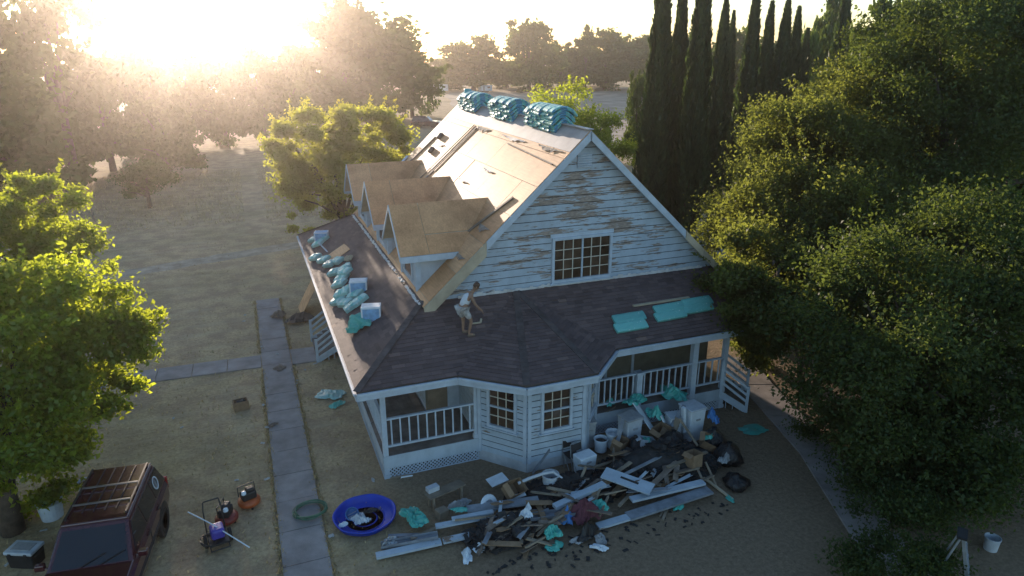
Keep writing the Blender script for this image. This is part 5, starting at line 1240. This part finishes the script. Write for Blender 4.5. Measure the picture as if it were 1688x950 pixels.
crumple('plastic_jug', at(867, 853, .42), .3, .26, .22, M_WPL, 'crushed white plastic jug on the long grey gutter', 'jug', 33)
bucket('pale grey square tub among the lumber by the bay wall', at(907, 806, .15), .24, .5, M_LGREY)
# bins and chairs beside the bay
def bin_(label, p, sx, sy, sz, m, lidm, rz, lid=True):
    t_ = thing('bin', label, 'bin', (0, 0, 0)); q = MB(); q.box((0, 0, sz/2), (sx, sy, sz)); q.v = [(x*(.86 if z < .1 else 1), y*(.86 if z < .1 else 1), z) for x, y, z in q.v]; q.build('body', m, t_, bev=.03)
    if lid:
        q = MB(); q.box((0, 0, sz+.03), (sx+.05, sy+.05, .06)); q.build('lid', lidm, t_, bev=.02)
    q = MB(); q.box((0, -sy/2-.012, sz*.72), (.16, .03, .05)); q.build('handle', M_GREY, t_)
    t_.location = p; t_.rotation_euler = (0, 0, rz); return t_
bin_('white cooler bin in front of the folding chairs by the bay', at(963, 778), .62, .42, .62, M_WPL, M_LGREY, R(10), lid=False)
def chair(label, p, rz):
    t_ = thing('folding_chair', label, 'chair', (0, 0, 0)); M_FR = M_TRIMK
    q = MB(); q.tube([(-.22, 0, 0), (-.22, .1, .5), (-.2, .16, .86), (.2, .16, .86), (.22, .1, .5), (.22, 0, 0)], .015, 6); q.build('back_frame', M_STEEL, t_)
    q = MB(); q.box((0, .13, .72), (.38, .02, .22), (R(-10), 0, 0)); q.build('backrest', M_FR, t_); q = MB(); q.box((0, -.06, .44), (.4, .36, .03)); q.build('seat', M_FR, t_, bev=.01)
    q = MB(); q.tube([(-.2, -.25, 0), (-.2, .08, .45)], .014, 6); q.build('leg', M_STEEL, t_); q = MB(); q.tube([(.2, -.25, 0), (.2, .08, .45)], .014, 6); q.build('leg', M_STEEL, t_)
    t_.location = p; t_.rotation_euler = (0, 0, rz); return t_
chair('dark folding chair pressed against the bay siding', at(948, 776, .0)+Vector((-.02, .30, 0)), R(8)); chair('dark folding chair behind the white cooler bin', at(956, 778, .0)+Vector((0, .12, 0)), R(14))
bucket('white bucket beside the bay, below the grey tote', at(990, 742, .1), .22, .42, M_WPL, content=M_BLACK); bucket('white bucket stuffed with papers under the porch rail', at(1010, 735, .1), .24, .5, M_WPL, content=M_LGREY)
bin_('tall pale grey wheeled bin standing against the porch rail', at(1036, 735), .6, .55, 1.05, M_LGREY, M_GREY, R(8)); bin_('grey tote box next to the bay corner post', at(968, 735), .42, .4, .9, M_GREY, M_GREY, R(-10))
bin_('white appliance with a cluttered top in front of the porch', at(1137, 722, .0), .62, .6, 1.15, M_WPL, M_LGREY, R(6))
plank(1046, 664, 1085, 722, 1.15, .35, .34, .03, M_WPL, 'wide white board leaning on the tall grey bin', 'panel', 'panel', roll=25)
plank(1090, 685, 1106, 720, .95, .35, .2, .03, M_WPL, 'narrow white board leaning beside the teal wrappers', roll=20)
plank(1127, 672, 1127, 712, 1.3, .4, .13, .1, M_WPL, 'white post standing in front of the white appliance', 'post', 'post')
plank(1108, 720, 1118, 690, .4, 1.0, .22, .03, M_SCRAP, 'brown plywood offcut leaning in front of the porch rail')
for px, py, z, sx, sy, h, sd, m, lab in ((1046, 664, 1.05, .75, .6, .25, 41, M_TEALD, 'teal wrapper draped over the top of the leaning white board'), (1078, 688, .75, .6, .5, .35, 42, M_TEALD, 'teal wrapper hanging between the leaning boards'), (1110, 655, .85, 1.2, .7, .35, 43, M_TEALD, 'wide heap of teal wrappers against the porch rail'),
        (1170, 722, .45, .6, .35, .2, 44, M_TEALD, 'teal wrapper beside the slumped cardboard box'), (1066, 730, .5, .35, .3, .2, 45, M_TEALD, 'small teal wrapper at the foot of the leaning white board'), (682, 857, .2, .85, .6, .3, 46, M_TEALD, 'bright teal wrapper crumpled next to the paddling pool'), (766, 842, .3, .7, .25, .12, 47, M_TEALD, 'flat teal wrapper tucked behind the white boards'),
        (912, 884, .22, .5, .4, .25, 48, M_TEALD, 'teal wrapper on the torn shingles near the blue bag'), (914, 902, .03, .45, .4, .12, 49, M_TEALD, 'teal wrapper on the dirt below the torn shingles'), (988, 838, .3, .4, .5, .2, 50, M_TEALD, 'teal wrapper next to the maroon bundle'), (1118, 834, .03, .6, .25, .08, 51, M_TEALD, 'flat teal strip on the dirt by the broad grey plank'), (1203, 823, .02, .35, .2, .07, 52, M_TEALD, 'scrap of dark teal wrapper at the end of the pale stud'),
        (1241, 709, .02, 1.1, .55, .06, 53, M_TEALD, 'flat dark teal sheet on the ground beside the side path'), (1005, 668, .9, .4, .3, .2, 54, M_TEALD, 'dark teal wrapper hanging on the porch rail by the bay'),
        (935, 860, .12, .5, .4, .35, 55, M_SKYB, 'light blue plastic bag left of the maroon bundle'), (962, 858, .1, .85, .6, .5, 56, M_MAROON, 'maroon cloth bundle at the front of the pile'), (968, 885, .02, .6, .4, .3, 57, M_TRIMK, 'dark clothes bundle below the maroon one'), (990, 893, .02, .5, .3, .16, 58, M_GREY, 'grey rag at the front tip of the pile'),
        (987, 905, .02, .4, .25, .12, 59, M_WPL, 'white rag at the front tip of the pile'), (952, 893, .02, .4, .25, .1, 60, M_GREY, 'dusty grey rag beside the dark clothes'), (770, 918, .02, .5, .3, .14, 61, M_WPL, 'white plastic scrap below the torn shingles'), (790, 906, .03, .45, .3, .14, 62, M_WPL, 'white plastic scrap stuck in the torn shingles'), (644, 897, .05, .5, .3, .18, 63, M_STEEL, 'crumpled silver foil at the edge of the paddling pool'),
        (1175, 694, .75, .5, .4, .35, 64, M_SKYB, 'light blue plastic bowl on the black bags'), (1195, 760, .25, .35, .5, .2, 65, M_GREY, 'grey plastic scrap on the black bags')):
    crumple('plastic_wrap' if m is M_TEALD else 'rag', at(px, py, z), sx, sy, h, m, lab, 'wrapper' if m is M_TEALD else 'rag', sd, (0, 0, sd))
M_BAG = mat('bag_film', (.018, .018, .02), .35, .3, 5, bmp=1.0, bscale=7)
MATS['bag_film'].node_tree.nodes['Bump'].inputs['Distance'].default_value = .08
open_box('cardboard box of rags set against the porch rail', at(1088, 722, .35), .5, .4, .4, M_CARD, (R(8), R(-6), R(20)))
open_box('grey plastic crate stacked in front of the tall grey bin', at(1062, 740, .3), .45, .4, .35, M_LGREY, (R(-10), R(12), R(-15)), 'crate', 'crate')
open_box('brown box wedged between the bins and the white bucket', at(1018, 742, .25), .45, .36, .4, M_CARD, (R(12), R(8), R(35)))
bin_('short white cabinet left of the white appliance', at(1108, 724), .45, .45, .85, M_WPL, M_LGREY, R(-8))
plank(1095, 722, 1128, 668, .4, 1.25, .12, .03, M_GUT, 'grey board leaning across the white cabinet'); plank(1150, 735, 1120, 690, .35, 1.1, .1, .03, M_SCRAP, 'brown board leaning against the white appliance')
plank(1012, 748, 1028, 690, .2, 1.1, .14, .03, M_GUT, 'grey board leaning between the buckets and the tall bin'); plank(1060, 748, 1100, 735, .6, .62, .16, .03, M_BWHITE, 'short white board lying over the black heap'); plank(1100, 770, 1165, 745, .62, .55, .10, .04, M_SCRAP, 'brown stud lying across the black heap')
plank(1030, 782, 1090, 752, .62, .7, .09, .04, M_GUT, 'grey batten slanting over the black heap'); plank(985, 800, 1040, 762, .5, .66, .12, .03, M_SCRAP, 'brown board above the slotted panel')
def bag(label, p, r, h, seed, group=None):
    rs = np.random.default_rng(seed); ph = rs.uniform(0, 6, 4); q = MB()
    q.lathe((0, 0, 0), [(.001, 0), (r*.85, .0), (r*1.05, h*.25), (r*.98, h*.55), (r*.6, h*.82), (r*.16, h*.93), (r*.22, h*1.05), (.001, h)], 18, wob=lambda a, i: 1+.14*math.sin(3*a+ph[0]+i)+.09*math.sin(7*a+ph[1]-i*1.3))
    o = q.build('rubbish_bag', M_BAG, smooth=True); o.location = p; return tag(o, label, 'rubbish bag', group)
bag('black rubbish bag at the right end of the pile', at(1198, 762), .40, .66, 1); bag('black rubbish bag behind the cardboard box', at(1172, 740), .4, .75, 2); bag('black rubbish bag slumped on the dirt by the pale stud', at(1212, 800), .36, .38, 3); bag('black rubbish bag on top of the shingle heap', at(1110, 735, .35), .34, .5, 7); bag('small black bag between the heap and the white cooler bin', at(1020, 778, .3), .28, .42, 8); bag('black bag slumped beside the long grey gutter', at(858, 880, .15), .3, .35, 9)
bag('black rubbish bag below the leaning white board', at(1048, 748, .1), .3, .6, 4)
# torn shingles: too many to count
def heap(c, rx, ry, h, n, label, seed, size=(.16, .42)):
    rs = np.random.default_rng(seed); a = rs.uniform(0, 6.28, n); r_ = np.sqrt(rs.random(n)); x, y = r_*np.cos(a), r_*np.sin(a)
    z = h*np.clip(1-r_**1.7, 0, 1)*(.7+.3*np.sin(x*5+1)*np.cos(y*4))+rs.uniform(0, .08 if h > .1 else .012, n)
    q = MB()
    for i in range(n):
        q.box((c.x+x[i]*rx, c.y+y[i]*ry, .012+.02*(h > .1)+z[i]), (rs.uniform(*size), rs.uniform(size[0]*.6, size[1]*.6), rs.uniform(.008, .02)), (rs.normal(0, .35 if h > .1 else .06), rs.normal(0, .35 if h > .1 else .06), rs.uniform(0, 6)))
    g = MB(); m_ = 26
    for ring in range(7):
        k = ring/6
        for j in range(m_):
            t2 = 6.283*j/m_; w_ = 1+.1*math.sin(3*t2+seed); q2 = h*max(0, 1-k**1.7)
            g.v.append((c.x+rx*k*w_*math.cos(t2), c.y+ry*k*w_*math.sin(t2), q2-.01*(k == 1)))
    for ring in range(6):
        for j in range(m_): q.f.append; g.f.append((ring*m_+j, (ring+1)*m_+j, (ring+1)*m_+(j+1) % m_, ring*m_+(j+1) % m_)); g.mi.append(0)
    if h > .1: q.add(g.v, g.f)
    o = q.build('torn_shingles', M_TAR); return tag(o, label, None, kind='stuff')
heap(at(1085, 775), 2.1, 1.05, .85, 1100, 'heap of black torn off shingles and tar paper in front of the porch', 5)
heap(at(835, 882), 1.1, .55, .42, 420, 'heap of torn black shingles at the front of the pile', 6)
heap(at(930, 820), 1.8, .8, .48, 700, 'dark torn shingles and debris under the boards', 7)
# splintered lumber
def splinter(wd, th, m, seed):
    rs = np.random.default_rng(seed); q = MB(); n = 6
    L_ = [(-.5-.12*rs.random(), -wd/2+wd*k/(n-1)) for k in range(n)]; R_ = [(.5+.14*rs.random(), wd/2-wd*k/(n-1)) for k in range(n)]
    out = L_+R_; bow = rs.normal(0, .02); k = len(out)
    q.add([(x, y+bow*(1-4*x*x), th/2) for x, y in out]+[(x, y+bow*(1-4*x*x), -th/2) for x, y in out], [tuple(range(k-1, -1, -1)), tuple(range(k, 2*k))]+[(i, (i+1) % k, k+(i+1) % k, k+i) for i in range(k)])
    return q.mesh('lumber_scrap', m)
SCM = [splinter(.09, .035, M_SCRAP, 1), splinter(.05, .05, M_SCRAP, 2), splinter(.17, .02, MATS['cardboard'], 3), splinter(.12, .025, M_DKWOOD, 4)]
PSM = [splinter(.13, .02, M_GUT, 5), splinter(.09, .02, M_BWHITE, 6), splinter(.16, .015, M_DKWOOD, 7)]
rs_ = np.random.default_rng(11)
for i in range(20):                                  # broken painted siding and trim through the pile
    u = rs_.random(); px = 800+u*360+rs_.normal(0, 12); py = 872-u*110+rs_.normal(0, 16); z = .18+.35*max(0, 1-abs(py-(872-u*110))/45)
    o = bpy.data.objects.new('siding_scrap', PSM[i % 3]); col.objects.link(o); o.location = at(px, py, z); o.scale = (rs_.uniform(.4, 1.3), 1, 1)
    o.rotation_euler = (rs_.normal(0, .3), rs_.normal(0, .2), R(rs_.choice([18, 25, 40, 60, -20])+rs_.normal(0, 12)))
    tag(o, 'broken strip of painted siding in the rubbish pile', 'siding scrap', 'broken siding strips in the rubbish pile')
spots = [(1000, 765, .45), (1012, 755, .55), (1020, 748, .6), (1030, 750, .5), (985, 772, .4), (940, 795, .4), (925, 803, .4), (955, 790, .45), (935, 812, .42), (900, 815, .4), (1010, 790, .5), (975, 800, .45), (880, 892, .15), (895, 888, .15), (870, 900, .08), (905, 878, .2), (860, 888, .2), (820, 880, .25), (845, 868, .34), (800, 885, .25), (1085, 740, .6), (1100, 748, .55), (1120, 740, .6), (1060, 790, .5), (1165, 790, .3), (1150, 775, .4), (1090, 722, .5), (1105, 730, .5), (1000, 660, .9), (1008, 675, .8), (890, 830, .45), (950, 826, .45), (1015, 812, .4), (785, 855, .36), (828, 830, .45), (872, 905, .05), (700, 880, .1), (985, 818, .4)] + [(820+i*9.5+random.uniform(-8, 8), 880-i*3.4+random.uniform(-22, 22), random.uniform(.15, .5)) for i in range(34)]
for i, (px, py, z) in enumerate(spots):
    o = bpy.data.objects.new('lumber_scrap', SCM[i % 4]); col.objects.link(o); o.location = at(px, py, z)+Vector((0, 0, .02)); s_ = random.uniform(.45, 1.1); o.scale = (s_, 1, 1)
    o.rotation_euler = (R(random.uniform(-25, 25)), R(random.uniform(-18, 18)), R(random.choice([20, 35, 15, 50, -30, 70, 5])+random.uniform(-15, 15)))
    tag(o, 'splintered brown lumber scrap lying in the rubbish pile', 'lumber scrap', 'lumber scraps strewn through the rubbish pile')
# ---- step ladder and buckets under the oaks
t_ = thing('step_ladder', 'aluminium step ladder standing under the oaks by the side path', 'ladder', (0, 0, 0)); M_ALU = mat('aluminium', (.45, .47, .50), .4, .12, 5, metal=.6)
for s_ in (-1, 1):
    q = MB(); q.bar((s_*.28, -.45, 0), (s_*.17, 0, 1.75), .03, .07); q.build('rail', M_ALU, t_); q = MB(); q.bar((s_*.26, .5, 0), (s_*.16, .06, 1.72), .025, .04); q.build('rear_leg', M_ALU, t_)
for k in range(5):
    f = (k+1)/6; q = MB(); q.box((0, -.45+.45*f, 1.75*f), (.52-.2*f, .09, .03)); q.build('step', M_ALU, t_)
q = MB(); q.box((0, .03, 1.77), (.42, .2, .05)); q.build('top_cap', M_BLACK, t_)
q = MB(); q.bar((-.2, .3, .8), (.2, .3, .8), .02, .04); q.build('brace', M_ALU, t_)
t_.location = at(1562, 985); t_.rotation_euler = (0, 0, R(35))
heap(at(960, 905), 2.6, .5, .0, 70, 'scatter of torn shingle bits and dust along the front of the pile', 8, (.05, .16))
heap(at(1130, 850), 1.4, .5, .0, 30, 'scatter of shingle crumbs right of the pile', 9, (.04, .12))
bucket('pale grey bucket in the grass beside the step ladder', at(1632, 905), .18, .36, M_LGREY)
# ================================================================== haze
def haze(dens):
    q = MB(); q.box((50, 320, 12.5), (1140, 920, 27))
    m = bpy.data.materials.new('haze_air'); m.use_nodes = True; t = m.node_tree
    t.nodes.remove(t.nodes['Principled BSDF'])
    v = N(t, 'ShaderNodeVolumePrincipled'); v.inputs['Color'].default_value = (1.0, .90, .86, 1)
    v.inputs['Density'].default_value = dens; v.inputs['Anisotropy'].default_value = .89  # forward-scattering air added so its glow stands in for lens glare
    t.links.new(v.outputs[0], t.nodes['Material Output'].inputs['Volume'])
    o = q.build('haze', m); tag(o, 'thin haze added over the yard so the low sun glares through it', None, kind='stuff'); o.display_type = 'WIRE'
    return o
haze(.0006)
